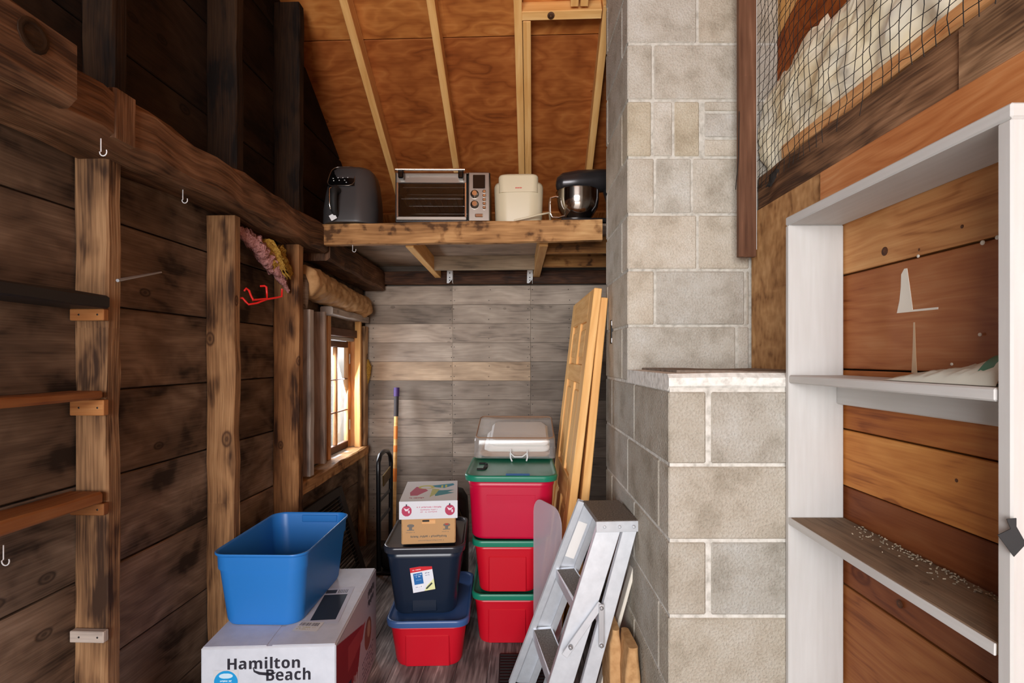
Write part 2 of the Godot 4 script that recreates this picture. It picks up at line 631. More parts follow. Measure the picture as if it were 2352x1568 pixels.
	plain("bag_plastic", c8(206, 208, 196), 0.35)
	plain("green_print", c8(24, 104, 76), 0.4)
	plain("scraped_white", c8(228, 220, 206), 0.8)
	plain("brass_dull", c8(120, 96, 58), 0.5, 0.6)
	var gl = plain("glass", Color(0.9, 0.95, 0.95, 0.1), 0.04)
	var og = plain("oven_glass", Color(0.03, 0.035, 0.03, 0.5), 0.05)
	og.transparency = BaseMaterial3D.TRANSPARENCY_ALPHA
	gl.transparency = BaseMaterial3D.TRANSPARENCY_ALPHA
	var vinyl = plain("clear_vinyl", Color(0.92, 0.92, 0.92, 0.14), 0.1)
	vinyl.transparency = BaseMaterial3D.TRANSPARENCY_ALPHA
	var frost = plain("frosted_plastic", Color(0.84, 0.8, 0.84, 0.5), 0.35)
	frost.transparency = BaseMaterial3D.TRANSPARENCY_ALPHA
	var pap = M["kraft"].duplicate()
	M["kraft_paper"] = pap

# ------------------------------------------------------------------ setting
func roof_h(d):                                            # underside of the rafters over eye level
	return 1.644 - 0.6 * (d - 2.4)

func shell():
	var fl = setting("floor", "worn dark painted board floor with pale scraped streaks", "floor", Vector3(0, 0, -1.2))
	bx("subfloor", "floor_paint", fl, Vector3(4.6, 0.08, 9.6), Vector3(-0.7, -0.061, 1.0), 0.0, Color(0.3, 0.28, 0.27))
	for k in 16:
		var x = -1.2 + k * 0.135
		bx("floor_board", "floor_paint", fl, Vector3(0.133, 0.02, 3.2), Vector3(x, -0.01, -0.95), 0.002, tone(0.75, 1.25))
	bx("floor_slab", "mortar", fl, Vector3(4.6, 0.02, 5.2), Vector3(-0.7, -0.012, 3.25), 0.0)  # slab out of view, made pale to bounce light into the room
	# roof: two slopes; plywood panels over rafters on the slope in view
	var ce = setting("ceiling", "orange plywood roof sheathing sloping down behind the loft", "ceiling")
	var ang = atan(0.6)
	var up = Vector3(0, cos(ang), -sin(ang))
	for row in 4:
		for cl in 3:
			var d0 = 3.62 - row * 1.046
			var d1 = d0 - 1.042
			var x0 = [-3.1, -1.23, -0.05][cl]
			var x1 = [-1.235, -0.052, 1.4][cl]
			var s = Sh.new(2.0, 0.9, Vector2(rng.randf(), rng.randf()))
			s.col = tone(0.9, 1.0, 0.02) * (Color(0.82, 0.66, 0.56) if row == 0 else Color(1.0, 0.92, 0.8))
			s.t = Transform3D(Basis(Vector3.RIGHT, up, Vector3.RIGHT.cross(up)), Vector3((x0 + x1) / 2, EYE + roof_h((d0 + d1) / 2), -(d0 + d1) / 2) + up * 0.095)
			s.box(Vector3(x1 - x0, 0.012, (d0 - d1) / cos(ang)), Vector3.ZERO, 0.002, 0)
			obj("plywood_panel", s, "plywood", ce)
	var s = Sh.new()
	s.bar(B(-0.8, roof_h(4.2) + 0.15, 4.2), B(-0.8, roof_h(-0.7) + 0.15, -0.7), 4.8, 0.03, 0.0, up)  # unseen backing slab, added to stop light leaking through the panel seams
	s.bar(B(-0.8, roof_h(3.62) + 0.1, 3.62), B(-0.8, roof_h(4.3) + 0.1, 4.3), 4.6, 0.03, 0.0, up)
	s.bar(B(-0.8, roof_h(-0.6) + 0.1, -0.6), B(-0.8, roof_h(-0.6) - 2.3, -4.8), 4.6, 0.05, 0.0)
	obj("backing_and_far_slope", s, "plywood", ce)
	# walls nobody sees close the room, with a wide doorway; whitened to bounce light
	var wf = setting("wall_front", "unseen wall with the wide doorway, whitened to bounce light, facing the grey wall", "wall")
	bx("wall_panel", "white_paint", wf, Vector3(4.5, 2.4, 0.1), Vector3(-0.8, 3.5, 3.7), 0.0)
	bx("wall_panel", "white_paint", wf, Vector3(0.5, 2.4, 0.1), Vector3(1.15, 1.2, 3.7), 0.0)
	bx("wall_panel", "white_paint", wf, Vector3(0.1, 4.6, 2.8), Vector3(-3.0, 2.3, 2.3), 0.0)
	bx("wall_panel", "white_paint", wf, Vector3(1.7, 4.6, 0.1), Vector3(-2.15, 2.3, 0.9), 0.0)

func plank_wall():
	var wl = setting("wall_left", "dark weathered horizontal plank wall", "wall")
	bx("backing", "old_plank", wl, Vector3(0.04, 2.2, 2.05 + 1.0), Vector3(WL - 0.075, 1.1, -0.55), 0.0)
	var hs = [-1.3, -1.11, -0.858, -0.598, -0.341, -0.091, 0.149, 0.396, 0.64, 0.905, 1.245, 1.55, 1.86, 2.2, 2.6, 3.0]
	for k in hs.size() - 1:
		var h0 = hs[k]
		var h1 = hs[k + 1]
		var far = min(BACK, 2.4 + (1.76 - h0) / 0.6)
		var gaps = [[-0.9, far]]
		if h0 > -0.7 and h1 < 0.3:
			gaps = [[-0.9, 3.02], [3.66, far]]
		elif h1 > -0.7 and h0 < -0.59 and h0 > -0.7:
			gaps = [[-0.9, far]]
		for g in gaps:
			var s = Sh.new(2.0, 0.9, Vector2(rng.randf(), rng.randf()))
			s.col = (tone(0.8, 1.0, 0.03) if h0 < -0.4 else tone(0.55, 0.8, 0.05) * Color(1.0, 0.9, 0.8)) if h0 < 0.6 else tone(0.05, 0.16, 0.06) * Color(1.0, 0.84, 0.68)  # above the plate the gable shade is put into a near-black tint
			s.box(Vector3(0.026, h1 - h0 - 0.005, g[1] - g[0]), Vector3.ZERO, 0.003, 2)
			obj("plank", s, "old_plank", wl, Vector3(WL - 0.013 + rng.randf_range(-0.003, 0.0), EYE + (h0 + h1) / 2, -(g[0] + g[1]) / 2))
	# outer skin keeps daylight out of the joints
	bx("outer_skin", "old_plank", wl, Vector3(0.03, 2.2, 4.0), Vector3(WL - 0.05, 1.1, -1.05), 0.0)
	bx("outer_skin", "old_plank", wl, Vector3(0.03, 0.60, 0.62), Vector3(WL - 0.05, 0.30, -3.35), 0.0)
	bx("outer_skin", "old_plank", wl, Vector3(0.03, 0.80, 0.62), Vector3(WL - 0.05, 1.85, -3.35), 0.0)
	bx("outer_skin", "old_plank", wl, Vector3(0.03, 2.2, 0.3), Vector3(WL - 0.05, 1.1, -3.80), 0.0)
	bx("outer_skin", "old_plank", wl, Vector3(0.03, 2.6, 5.0), Vector3(WL - 0.05, 3.4, -1.6), 0.0)
	# studs under the plate
	stud("wall_stud", "rough tan stud with shelf cleats nailed on, at the end of the short shelves", 1.380, 0.046, 1.124, -1.3, 0.53, 1)
	stud("wall_stud", "rough brown stud with a red hook screwed in, between two plank bays", 1.936, 0.042, 1.108, -1.3, 0.53, 2)
	stud("wall_stud", "orange-brown stud beside the window bay, under torn pink insulation", 2.434, 0.05, 1.092, -1.3, 0.53, 3)
	# studs over the plate, in the gable
	stud("gable_stud", "shade-tinted gable stud above the notched block on the plate beam", 1.40, 0.046, 1.124, 0.67, 2.2, 4)
	stud("gable_stud", "shade-tinted gable stud above the stud that carries the red hook", 1.936, 0.05, 1.10, 0.67, 1.95, 5)
	stud("gable_stud", "shade-tinted gable stud beside the loft, above the window-bay stud", 2.434, 0.05, 1.09, 0.67, 1.66, 6)
	var s = Sh.new(2.0, 0.5, Vector2(0.2, 0.1))
	s.col = Color(0.6, 0.52, 0.46)
	s.rough(Vector3.ZERO, Vector3(0, 0, -2.06), 0.166, 0.136, 0.028, 3, 22, 0.018)
	tag(obj("plate_beam", s, "hewn", null, W(-1.13, 0.602, 0.6)), "long dark hewn plate beam with wavy edges running along the plank wall", "beam")
	s = Sh.new(2.0, 0.5, Vector2(0.7, 0.4))
	s.col = Color(0.42, 0.33, 0.28)
	s.rough(Vector3.ZERO, Vector3(0, -0.03, -1.0), 0.15, 0.14, 0.015, 9, 12, 0.012)
	tag(obj("plate_beam", s, "hewn", null, W(-1.125, 0.572, 2.685)), "dark beam end under the loft, continuing the hewn plate beam to the grey wall", "beam")
	s = Sh.new(2.0, 0.5, Vector2(0.45, 0.62))
	s.col = Color(0.8, 0.74, 0.7)
	s.rough(Vector3.ZERO, Vector3(0, 0, -1.7), 0.06, 0.155, 0.012, 21, 14, 0.02)
	var tb = tag(obj("splice_timber", s, "hewn", null, W(-1.018, 0.618, -0.563)), "squared timber end with a dark round hole, fixed to the face of the plate beam", "timber")
	s = Sh.new()
	s.t = Transform3D(Basis(Vector3.FORWARD, PI / 2), Vector3(0.0312, 0.02, -1.6))
	s.col = Color(0.1, 0.08, 0.06)
	s.lathe([Vector2(0.034, -0.002), Vector2(0.032, 0.0012), Vector2(0.024, 0.0016), Vector2(0.02, -0.001)], 14)
	obj("peg_hole", s, "hewn", tb)
	s = Sh.new(2.0, 0.5, Vector2(0.1, 0.8))
	s.col = Color(0.72, 0.64, 0.58)
	s.rough(Vector3(0, 0.065, 0), Vector3(0, -0.06, 0), 0.02, 0.07, 0.006, 5, 5, 0.004)
	tag(obj("beam_block", s, "hewn", null, W(-1.044, 0.605, 1.325)), "pale notched block let into the face of the plate beam", "block")

func stud(called, label, d, w, inner, h0, h1, sd):
	var s = Sh.new(2.0, 0.5, Vector2(sd * 0.31, sd * 0.17))
	s.col = [Color.WHITE, Color(0.62, 0.56, 0.52), Color(0.74, 0.64, 0.56), Color(0.66, 0.5, 0.38)][sd] if sd < 4 else Color(0.06, 0.045, 0.035)  # gable studs: a near-black tint stands in for the missing light
	var cx = -(inner - WL) / 2 if false else (WL - inner) / 2
	s.rough(Vector3(0, 0, 0), Vector3(0, h1 - h0, 0), 1.0 * (inner * -1 - WL), w, 0.007, sd, 16, 0.004)
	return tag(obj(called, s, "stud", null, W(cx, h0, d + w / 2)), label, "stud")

func far_wall():
	var wb = setting("wall_back", "grey weathered barn-board wall in rows of short boards", "wall", Vector3(0, 0, -BACK))
	bx("backing", "barn_grey", wb, Vector3(2.6, 2.4, 0.06), Vector3(-0.05, 1.1, -0.055), 0.0, Color(0.3, 0.28, 0.26))
	var tones = [[0.9, 0.95, 0.85], [0.6, 0.85, 0.75], [0.92, 0.88, 0.7], [0.85, 0.72, 0.7], [1.0, 1.0, 0.45], [0.5, 0.56, 0.42], [0.75, 0.58, 0.55], [0.8, 0.48, 0.6], [0.6, 0.7, 0.6], [0.5, 0.6, 0.55], [0.55, 0.55, 0.55], [0.6, 0.6, 0.55], [0.7, 0.7, 0.7], [0.7, 0.7, 0.7], [0.7, 0.7, 0.7]]
	var st = 0.1345
	for r in 14:
		var h1 = 0.512 - r * st
		var xs = [-1.2, -0.573, -0.02, 0.55, 1.15]
		for k in 4:
			var v = tones[r][min(k, 2)]
			v *= rng.randf_range(0.92, 1.05)
			var w = 1.1 if r == 4 and k < 2 else 1.0
			bx("board", "barn_grey", wb, Vector3(xs[k + 1] - xs[k] - 0.0008, st - 0.0014, 0.016), Vector3((xs[k] + xs[k + 1]) / 2, EYE + h1 - st / 2, 0.008 + rng.randf_range(-0.002, 0.001)), 0.0012, Color(v, v * (0.94 if w == 1.0 else 0.84), v * (0.87 if w == 1.0 else 0.66)), 0)
	var nh = Sh.new()
	for r in 14:
		for x in [-1.14, -0.585, -0.56, -0.31, -0.035, -0.005, 0.25]:
			for e in [0.03, 0.105]:
				nh.t = Transform3D(Basis(Vector3.RIGHT, PI / 2), Vector3(x + rng.randf_range(-0.006, 0.006), EYE + 0.512 - r * st - e, 0.0165))
				nh.lathe([Vector2(0.0035, -0.001), Vector2(0.003, 0.0006), Vector2(0.001, 0.0008)], 6)
	tag(obj("nail_heads", nh, "black_metal", wb), "", "", "", "stuff")
	# upper part behind the loft
	bx("upper_board", "plywood", wb, Vector3(2.6, 0.3, 0.016), Vector3(-0.05, EYE + 0.81, 0.008), 0.0)

# ------------------------------------------------------------------ chimney
func chimney():
	var ch = thing("chimney", "pale concrete block chimney on a wider block base with a mortar ledge", "chimney", C(0.42, -EYE, 1.4), TH)
	var q = func(called, x0, x1, h0, h1, d0, d1, m, bev, v):
		var s = Sh.new(1, 1)
		s.col = v
		s.box(Vector3(x1 - x0, h1 - h0, d1 - d0), Vector3.ZERO, bev)
		obj(called, s, m, ch, Vector3((x0 + x1) / 2 - 0.42, EYE + (h0 + h1) / 2, 1.4 - (d0 + d1) / 2))
	var J = 0.009
	q.call("mortar_core", 0.424, 0.872, -1.3, -0.08, 1.404, 2.33, "mortar", 0.0, Color(0.82, 0.81, 0.79))
	q.call("mortar_core", 0.424, 0.97, -0.1, 1.9, 1.904, 2.33, "mortar", 0.0, Color(0.74, 0.73, 0.70))
	var hs = [-1.3, -1.099, -0.896, -0.693, -0.49, -0.287, -0.0865]
	for k in 6:
		var a = hs[k] + J / 2
		var b = hs[k + 1] - J / 2
		if k % 2 == 1:
			q.call("block", 0.42, 0.52, a, b, 1.4, 1.8 - J, "block", 0.004, blk(0.68))
			q.call("block", 0.52 + J * 1.6, 0.872, a, b, 1.4, 1.5, "block", 0.004, blk(0.68))
			q.call("block", 0.42, 0.52, a, b, 1.8, 2.2 - J, "block", 0.004, blk(0.68))
			q.call("block", 0.42, 0.52, a, b, 2.2, 2.335, "block", 0.004, blk(0.68))
		else:
			q.call("block", 0.42, 0.826, a, b, 1.4, 1.5 - J, "block", 0.004, blk(0.68))
			q.call("block", 0.826 + J, 0.872, a, b, 1.4, 1.5 - J, "block", 0.004, blk(0.68))
			q.call("block", 0.42, 0.52, a, b, 1.5, 1.9 - J, "block", 0.004, blk(0.68))
			q.call("block", 0.42, 0.52, a, b, 1.9, 2.335, "block", 0.004, blk(0.68))
	# ledge: a thick trowelled cap, sloping at its end
	var s = Sh.new(1, 1)
	s.rough(Vector3(0.0, EYE - 0.063, -0.26), Vector3(0.452, EYE - 0.063, -0.26), 0.52, 0.046, 0.006, 4, 10, 0.012)
	s.col = Color(0.8, 0.79, 0.76)
	obj("ledge_cap", s, "mortar", ch)
	s = Sh.new(1, 1)
	s.col = Color(0.36, 0.3, 0.26)
	s.rough(Vector3(0.05, EYE - 0.041, -0.29), Vector3(0.45, EYE - 0.041, -0.29), 0.40, 0.008, 0.004, 8, 8, 0.002)
	obj("ledge_dirt", s, "mortar", ch)
	# upper shaft, course by course
	var up = [-0.086, 0.117, 0.320, 0.5225, 0.730, 0.937, 1.143, 1.348, 1.553, 1.76, 1.93]
	var jt = [[0.822], [0.525, 0.854], [0.68], [0.525, 0.66], [0.515, 0.592, 0.69], [0.518], [0.68], [0.52], [0.68], [0.52]]
	for k in 10:
		var a = up[k] + J / 2
		var b = up[k + 1] - J / 2
		var right = 0.862 if up[k] < 0.5 else 0.97
		var xs = [0.42] + jt[k] + [right]
		for n in xs.size() - 1:
			var x1 = xs[n + 1] - (J if n < xs.size() - 2 else 0.0)
			var long_side = n == 0 and k % 2 == 1
			if k == 4 and n == 3:
				q.call("block", xs[n] + 0.012, x1, a + 0.165, b, 1.9, 2.0, "block", 0.003, blk(0.85))
				q.call("block", xs[n] + 0.012, x1, a + 0.07, a + 0.155, 1.9, 2.0, "block", 0.003, Color(0.86, 0.88, 0.92))
				q.call("block", xs[n] + 0.012, x1, a, a + 0.06, 1.9, 2.0, "block", 0.003, blk(0.85))
			else:
				q.call("block", xs[n], x1, a, b, 1.9, 2.3 - J if long_side else 2.0 - J, "block", 0.004, Color(0.82, 0.78, 0.69) if k == 4 and n < 3 and n != 1 else blk(0.87))
		if k % 2 == 1:
			q.call("block", 0.42, 0.52, a, b, 2.3, 2.335, "block", 0.004, blk(0.82))
		else:
			q.call("block", 0.42, 0.52, a, b, 2.0, 2.335, "block", 0.004, blk(0.82))

func blk(v):
	var k = v * rng.randf_range(0.92, 1.08)
	var w = rng.randf_range(-0.02, 0.04)
	return Color(k * (1 + w), k, k * (1 - w * 1.4))

# ------------------------------------------------------------------ loft
func loft():
	var lf = setting("loft_floor", "plywood loft deck over joists, seen from below", "loft")
	tag(lf, "", "", "", "structure")
	var a = P(740, 540, 2.595)
	var b = P(1384, 540, 2.50)
	bx("deck", "barn_grey", lf, Vector3(1.85, 0.012, 1.08), B(-0.2, 0.659, 3.14), 0.001, Color(0.7, 0.6, 0.52))
	var ld = Sh.new(2, 0.5, Vector2(0.3, 0.2))
	ld.col = Color(0.3, 0.2, 0.15)
	ld.box(Vector3(2.2, 0.09, 0.04), Vector3.ZERO, 0.003)
	tag(obj("ledger_board", ld, "hewn", null, B(-0.1, 0.565, 3.664)), "dark red-brown ledger board along the top of the grey wall", "board")
	var rb = Sh.new(2.0, 0.5, Vector2(0.13, 0.3))
	var u = Vector3(a.x, EYE + 0.614, a.z)
	var v = Vector3(b.x, EYE + 0.614, b.z)
	rb.rough(Vector3.ZERO, v - u, 0.042, 0.104, 0.005, 12, 16, 0.004)
	tag(obj("rim_beam", rb, "rim_board", null, u + Vector3(0, 0, -0.02)), "stained front board of the loft, with the appliances standing along it", "beam")
	var j = Sh.new(2.0, 0.5, Vector2(0.5, 0.1))
	j.bar(Vector3(0, 0, -0.05), Vector3(-0.04, 0, -1.06), 0.042, 0.09)
	tag(obj("loft_joist", j, "pine", null, B(-0.628, 0.607, 2.58)), "bright pine loft joist nearer the plate beam", "joist")
	j = Sh.new(2.0, 0.5, Vector2(0.8, 0.6))
	j.col = Color(0.62, 0.58, 0.54)
	j.bar(Vector3(0, 0, -0.05), Vector3(-0.03, 0, -1.06), 0.046, 0.09)
	tag(obj("loft_joist", j, "pine", null, B(0.052, 0.607, 2.58)), "dull tan loft joist nearer the chimney", "joist")
	var blocks = [[-0.645, 0.015, 3.34, "barn_grey", "grey knotted blocking between the two loft joists"], [0.06, 0.56, 2.84, "rim_board", "brown blocking beside the chimney, close behind the loft front board"], [0.06, 0.56, 3.26, "rim_board", "brown blocking beside the chimney, close to the grey wall"]]
	for k in blocks:
		var s = Sh.new(2.0, 0.5, Vector2(k[2], k[2] * 3))
		s.col = Color(0.7, 0.6, 0.46)
		s.box(Vector3(k[1] - k[0], 0.088, 0.04))
		tag(obj("blocking", s, k[3], null, B((k[0] + k[1]) / 2, 0.609, k[2])), k[4], "blocking", "loft blocking")
	for k in [[1033, "galvanised angle bracket on the ledger by the bright pine joist"], [1217, "galvanised angle bracket on the ledger by the dull tan joist"]]:
		var br = thing("angle_bracket", k[1], "bracket", P(k[0], 637, 3.615), 0.0, "angle brackets on the ledger board")
		var s = Sh.new()
		s.prism([Vector2(-0.018, 0.05), Vector2(0.02, 0.05), Vector2(0.02, -0.01), Vector2(-0.006, -0.04), Vector2(-0.02, -0.04)], 0.0, 0.003)
		s.box(Vector3(0.003, 0.088, 0.05), Vector3(0.018, 0.005, -0.024), 0.001)
		obj("plate", s, "white_metal", br)
		for h in [0.03, 0.0, -0.02]:
			s = Sh.new()
			s.t = Transform3D(Basis(Vector3.RIGHT, PI / 2), Vector3(0, h, 0.003))
			s.lathe([Vector2(0.004, 0), Vector2(0.004, 0.002), Vector2(0.001, 0.003)], 8)
			obj("nail_head", s, "black_metal", br)
	# rafters
	var xs = [[-0.88, "sloping pine rafter nearest the dark gable wall, above the air fryer"], [-0.475, "sloping pine rafter above the toaster oven"], [-0.072, "pine rafter of a doubled pair, the one toward the gable wall"], [-0.031, "pine rafter of a doubled pair, the one toward the chimney"], [0.343, "sloping pine rafter running down beside the chimney, above the stand mixer"]]
	for k in xs.size():
		var top = 2.48 if k == 3 else (2.43 if k == 4 else 0.3)
		var s = Sh.new(2.0, 0.5, Vector2(k * 0.37, k * 0.21))
		var n = Vector3(0, cos(atan(0.6)), -sin(atan(0.6)))
		s.bar(Vector3.ZERO, B(xs[k][0], roof_h(top), top) - B(xs[k][0], roof_h(3.62), 3.62), 0.038, 0.088, 0.002, n)
		tag(obj("rafter", s, "pine", null, B(xs[k][0], roof_h(3.62), 3.62) + n * 0.044), xs[k][1], "rafter", "roof rafters")
	var n = Vector3(0, cos(atan(0.6)), -sin(atan(0.6)))
	var s = Sh.new(2.0, 0.5, Vector2(0.3, 0.9))
	s.bar(Vector3(-0.197, 0, 0), Vector3(0.177, 0, 0), 0.04, 0.09, 0.002, n)
	var hd = tag(obj("rafter_header", s, "pine", null, B(0.143, roof_h(2.46), 2.46) + n * 0.045), "pine header across the rafters beside the chimney, with a dark knot", "header")
	var kn = Sh.new()
	kn.t = Transform3D(Basis(Vector3.RIGHT, PI - atan(0.6)), n * -0.0455 + Vector3(-0.06, 0, 0))
	kn.col = Color(0.3, 0.22, 0.18)
	kn.lathe([Vector2(0.018, -0.002), Vector2(0.017, 0.001), Vector2(0.006, 0.0015)], 12)
	obj("knot", kn, "hewn", hd)
	for k in [[0.19, "short pine rafter above the header, one of two, toward the gable wall"], [0.235, "short pine rafter above the header, one of two, toward the chimney"]]:
		s = Sh.new(2.0, 0.5, Vector2(k[0] * 9, 0.5))
		s.bar(Vector3.ZERO, B(k[0], roof_h(1.6), 1.6) - B(k[0], roof_h(2.43), 2.43), 0.036, 0.088, 0.002, n)
		tag(obj("cripple_rafter", s, "pine", null, B(k[0], roof_h(2.43), 2.43) + n * 0.044), k[1], "rafter")

# ------------------------------------------------------------------ appliances on the loft
func appliances():
	var H = 0.668
	# air fryer
	var at = P(812, 512, 2.70)
	at.y = EYE + H
	var f = thing("air_fryer", "matt charcoal air fryer with a glossy black touch panel on the loft", "air fryer", at, 0.06)
	var rings = []
	for k in [[0.0, 0.262], [0.01, 0.274], [0.08, 0.276], [0.16, 0.262], [0.24, 0.238], [0.28, 0.216], [0.30, 0.18], [0.309, 0.1], [0.311, 0.02]]:
		var g = rr(k[1], k[1] * 1.05, k[1] * 0.36, k[0], 6)
		for i in g.size():
			g[i].z -= k[0] * 0.14
		rings.append(g)
	var s = Sh.new()
	s.loft(rings, true, true, true)
	obj("body", s, "charcoal", f)
	s = Sh.new()
	var pf = func(u, v):
		var y = 0.185 + v * 0.122
		var x = (u - 0.5) * (0.14 - 0.02 * v) - 0.034
		var w = lerp(0.258, 0.19, v)
		return Vector3(x, y, w * 0.525 - y * 0.14 + 0.006 - 0.9 * pow(abs(x) * 1.7, 2.5) - 0.03 * v * v * v)
	s.surf(pf, 8, 6)
	var pan = obj("control_panel", s, "gloss_black", f)
	s = Sh.new()
	var edge = []
	for k in 25:
		var a = TAU * k / 24.0
		var u = clamp(0.5 + 0.62 * cos(a), 0.0, 1.0)
		var v = clamp(0.5 + 0.62 * sin(a), 0.0, 1.0)
		edge.append(pf.call(u, v) + Vector3(0, 0, 0.001))
	s.tube(edge, 0.0022, 6, false)
	obj("panel_trim", s, "steel", f)
	for k in [[-0.075, 0.228], [-0.05, 0.231], [-0.026, 0.231], [-0.002, 0.232], [-0.07, 0.214], [-0.042, 0.215], [-0.015, 0.216], [-0.003, 0.245], [-0.005, 0.203]]:
		s = Sh.new()
		s.box(Vector3(0.005, 0.003, 0.001), Vector3.ZERO, 0.0)
		obj("touch_icon", s, "white_metal", pan, Vector3(k[0], k[1], pf.call(0.5 + (k[0] + 0.034) / 0.13, (k[1] - 0.185) / 0.122).z + 0.001))
	s = Sh.new()
	s.tube([Vector3(-0.046, 0.155, 0.10), Vector3(-0.046, 0.157, 0.15), Vector3(-0.046, 0.145, 0.172), Vector3(-0.046, 0.10, 0.176), Vector3(-0.046, 0.05, 0.172), Vector3(-0.046, 0.03, 0.14)], [0.018, 0.02, 0.018, 0.016, 0.016, 0.014], 10)
	var hn = obj("basket_handle", s, "black_rubber", f)
	s = Sh.new()
	s.tube([Vector3(-0.056, 0.158, 0.168), Vector3(-0.062, 0.145, 0.19), Vector3(-0.062, 0.07, 0.188), Vector3(-0.06, 0.05, 0.18)], 0.004, 6)
	obj("chrome_strip", s, "bright_steel", hn)
	s = Sh.new()
	s.t = Transform3D(Basis(Vector3.BACK, 0.5), Vector3(-0.055, 0.018, 0.158))
	s.box(Vector3(0.03, 0.028, 0.001), Vector3.ZERO, 0.0)
	obj("paper_tag", s, "white_metal", f)
	# toaster oven
	at = P(1017, 512, 2.62)
	at.y = EYE + H + 0.012
	var o = thing("toaster_oven", "stainless toaster oven with glass door and knobs, beside the air fryer", "toaster oven", at, 0.05)
	var W = 0.475
	var HH = 0.25
	var D = 0.33
	# housing: shell of five plates so that the glass looks into it
	var pan2 = func(called, size, p, m, bev = 0.002, par = null):
		var z = Sh.new()
		z.box(size, Vector3.ZERO, bev)
		return obj(called, z, m, o if par == null else par, p)
	pan2.call("top_plate", Vector3(W, 0.006, D), Vector3(0, HH - 0.003, -D / 2), "steel")
	pan2.call("bottom_plate", Vector3(W, 0.012, D), Vector3(0, 0.006, -D / 2), "dark_steel")
	pan2.call("side_plate", Vector3(0.006, HH, D), Vector3(-W / 2 + 0.003, HH / 2, -D / 2), "dark_steel")
	pan2.call("side_plate", Vector3(0.006, HH, D), Vector3(W / 2 - 0.003, HH / 2, -D / 2), "dark_steel")
	pan2.call("rear_plate", Vector3(W, HH, 0.006), Vector3(0, HH / 2, -D + 0.003), "oven_inside")
	pan2.call("inner_wall", Vector3(0.006, HH - 0.02, D - 0.02), Vector3(0.125, HH / 2, -D / 2), "oven_inside")
	var cp = pan2.call("control_panel", Vector3(0.106, HH - 0.004, 0.02), Vector3(W / 2 - 0.055, HH / 2, 0.004), "steel", 0.004)
	pan2.call("display", Vector3(0.062, 0.07, 0.006), Vector3(0.0, 0.075, 0.009), "gloss_black", 0.004, cp)
	for k in 2:
		s = Sh.new()
		s.t = Transform3D(Basis(Vector3.RIGHT, PI / 2), Vector3(-0.022, 0.012 - k * 0.052, 0.01))
		s.lathe([Vector2(0.021, 0), Vector2(0.021, 0.004), Vector2(0.017, 0.006), Vector2(0.016, 0.018), Vector2(0.012, 0.02)], 20)
		obj("knob", s, "bright_steel", cp)
	for k in 5:
		s = Sh.new()
		s.t = Transform3D(Basis(Vector3.RIGHT, PI / 2), Vector3(0.026, 0.025 - k * 0.02, 0.01))
		s.lathe([Vector2(0.009, 0), Vector2(0.009, 0.004), Vector2(0.006, 0.006)], 12)
		obj("push_button", s, "bright_steel", cp)
	pan2.call("start_button", Vector3(0.04, 0.018, 0.006), Vector3(0.0, -0.094, 0.011), "bright_steel", 0.004, cp)
	# door
	var dw = 0.352
	var dx = -W / 2 + dw / 2 + 0.006
	var dr = pan2.call("glass_door", Vector3(dw - 0.03, HH - 0.085, 0.004), Vector3(dx, HH / 2 - 0.016, 0.008), "oven_glass", 0.0)
	pan2.call("top_rail", Vector3(dw, 0.052, 0.014), Vector3(0, 0.109, -0.002), "steel", 0.003, dr)
	pan2.call("bottom_rail", Vector3(dw, 0.02, 0.014), Vector3(0, -0.092, -0.002), "steel", 0.003, dr)
	pan2.call("side_rail", Vector3(0.014, 0.18, 0.014), Vector3(-dw / 2 + 0.007, 0.0, -0.002), "bright_steel", 0.003, dr)
	pan2.call("side_rail", Vector3(0.012, 0.18, 0.014), Vector3(dw / 2 - 0.006, 0.0, -0.002), "bright_steel", 0.003, dr)
	s = Sh.new()
	s.tube([Vector3(-0.17, 0.137, 0.045), Vector3(0.17, 0.137, 0.045)], 0.006, 10)
	obj("handle_bar", s, "bright_steel", dr)
	for k in [-0.145, 0.15]:
		pan2.call("handle_bracket", Vector3(0.026, 0.044, 0.045), Vector3(k, 0.118, 0.022), "gloss_black", 0.004, dr)
	# rack, tray and elements inside
	s = Sh.new()
	for k in 12:
		s.tube([Vector3(dx - 0.15 + k * 0.027, 0.125, -0.02), Vector3(dx - 0.15 + k * 0.027, 0.125, -0.3)], 0.0018, 5)
	for z in [-0.02, -0.15, -0.3]:
		s.tube([Vector3(dx - 0.155, 0.124, z), Vector3(dx + 0.155, 0.124, z)], 0.0025, 5)
	obj("rack", s, "bright_steel", o)
	s = Sh.new()
	s.box(Vector3(0.29, 0.014, 0.24), Vector3(dx, 0.136, -0.16), 0.005)
	obj("baking_tray", s, "steel", o)
	s = Sh.new()
	s.box(Vector3(0.3, 0.004, 0.25), Vector3(dx, 0.03, -0.16), 0.001)
	obj("crumb_tray", s, "steel", o)
	for z in [-0.08, -0.2]:
		s = Sh.new()
		s.tube([Vector3(dx - 0.16, 0.2, z), Vector3(dx + 0.16, 0.2, z)], 0.005, 8)
		obj("heating_element", s, "steel", o)
	for k in 4:
		pan2.call("foot", Vector3(0.03, 0.012, 0.03), Vector3((k % 2 - 0.5) * (W - 0.08), -0.006, -0.03 - (k / 2) * (D - 0.08)), "black_rubber", 0.003)
	# cream canister appliance
	at = P(1192, 512, 2.70)
	at.y = EYE + H
	var c = thing("bread_maker", "cream rounded bread maker with a domed lid and tiny red lettering", "bread maker", at, 0.0)
	rings = []
	for k in [[0.0, 0.224], [0.006, 0.236], [0.19, 0.248], [0.205, 0.24], [0.212, 0.2]]:
		rings.append(rr(k[1], k[1], 0.07, k[0], 6))
	s = Sh.new()
	s.loft(rings, true, true, true)
	obj("body", s, "cream_plastic", c)
	rings = []
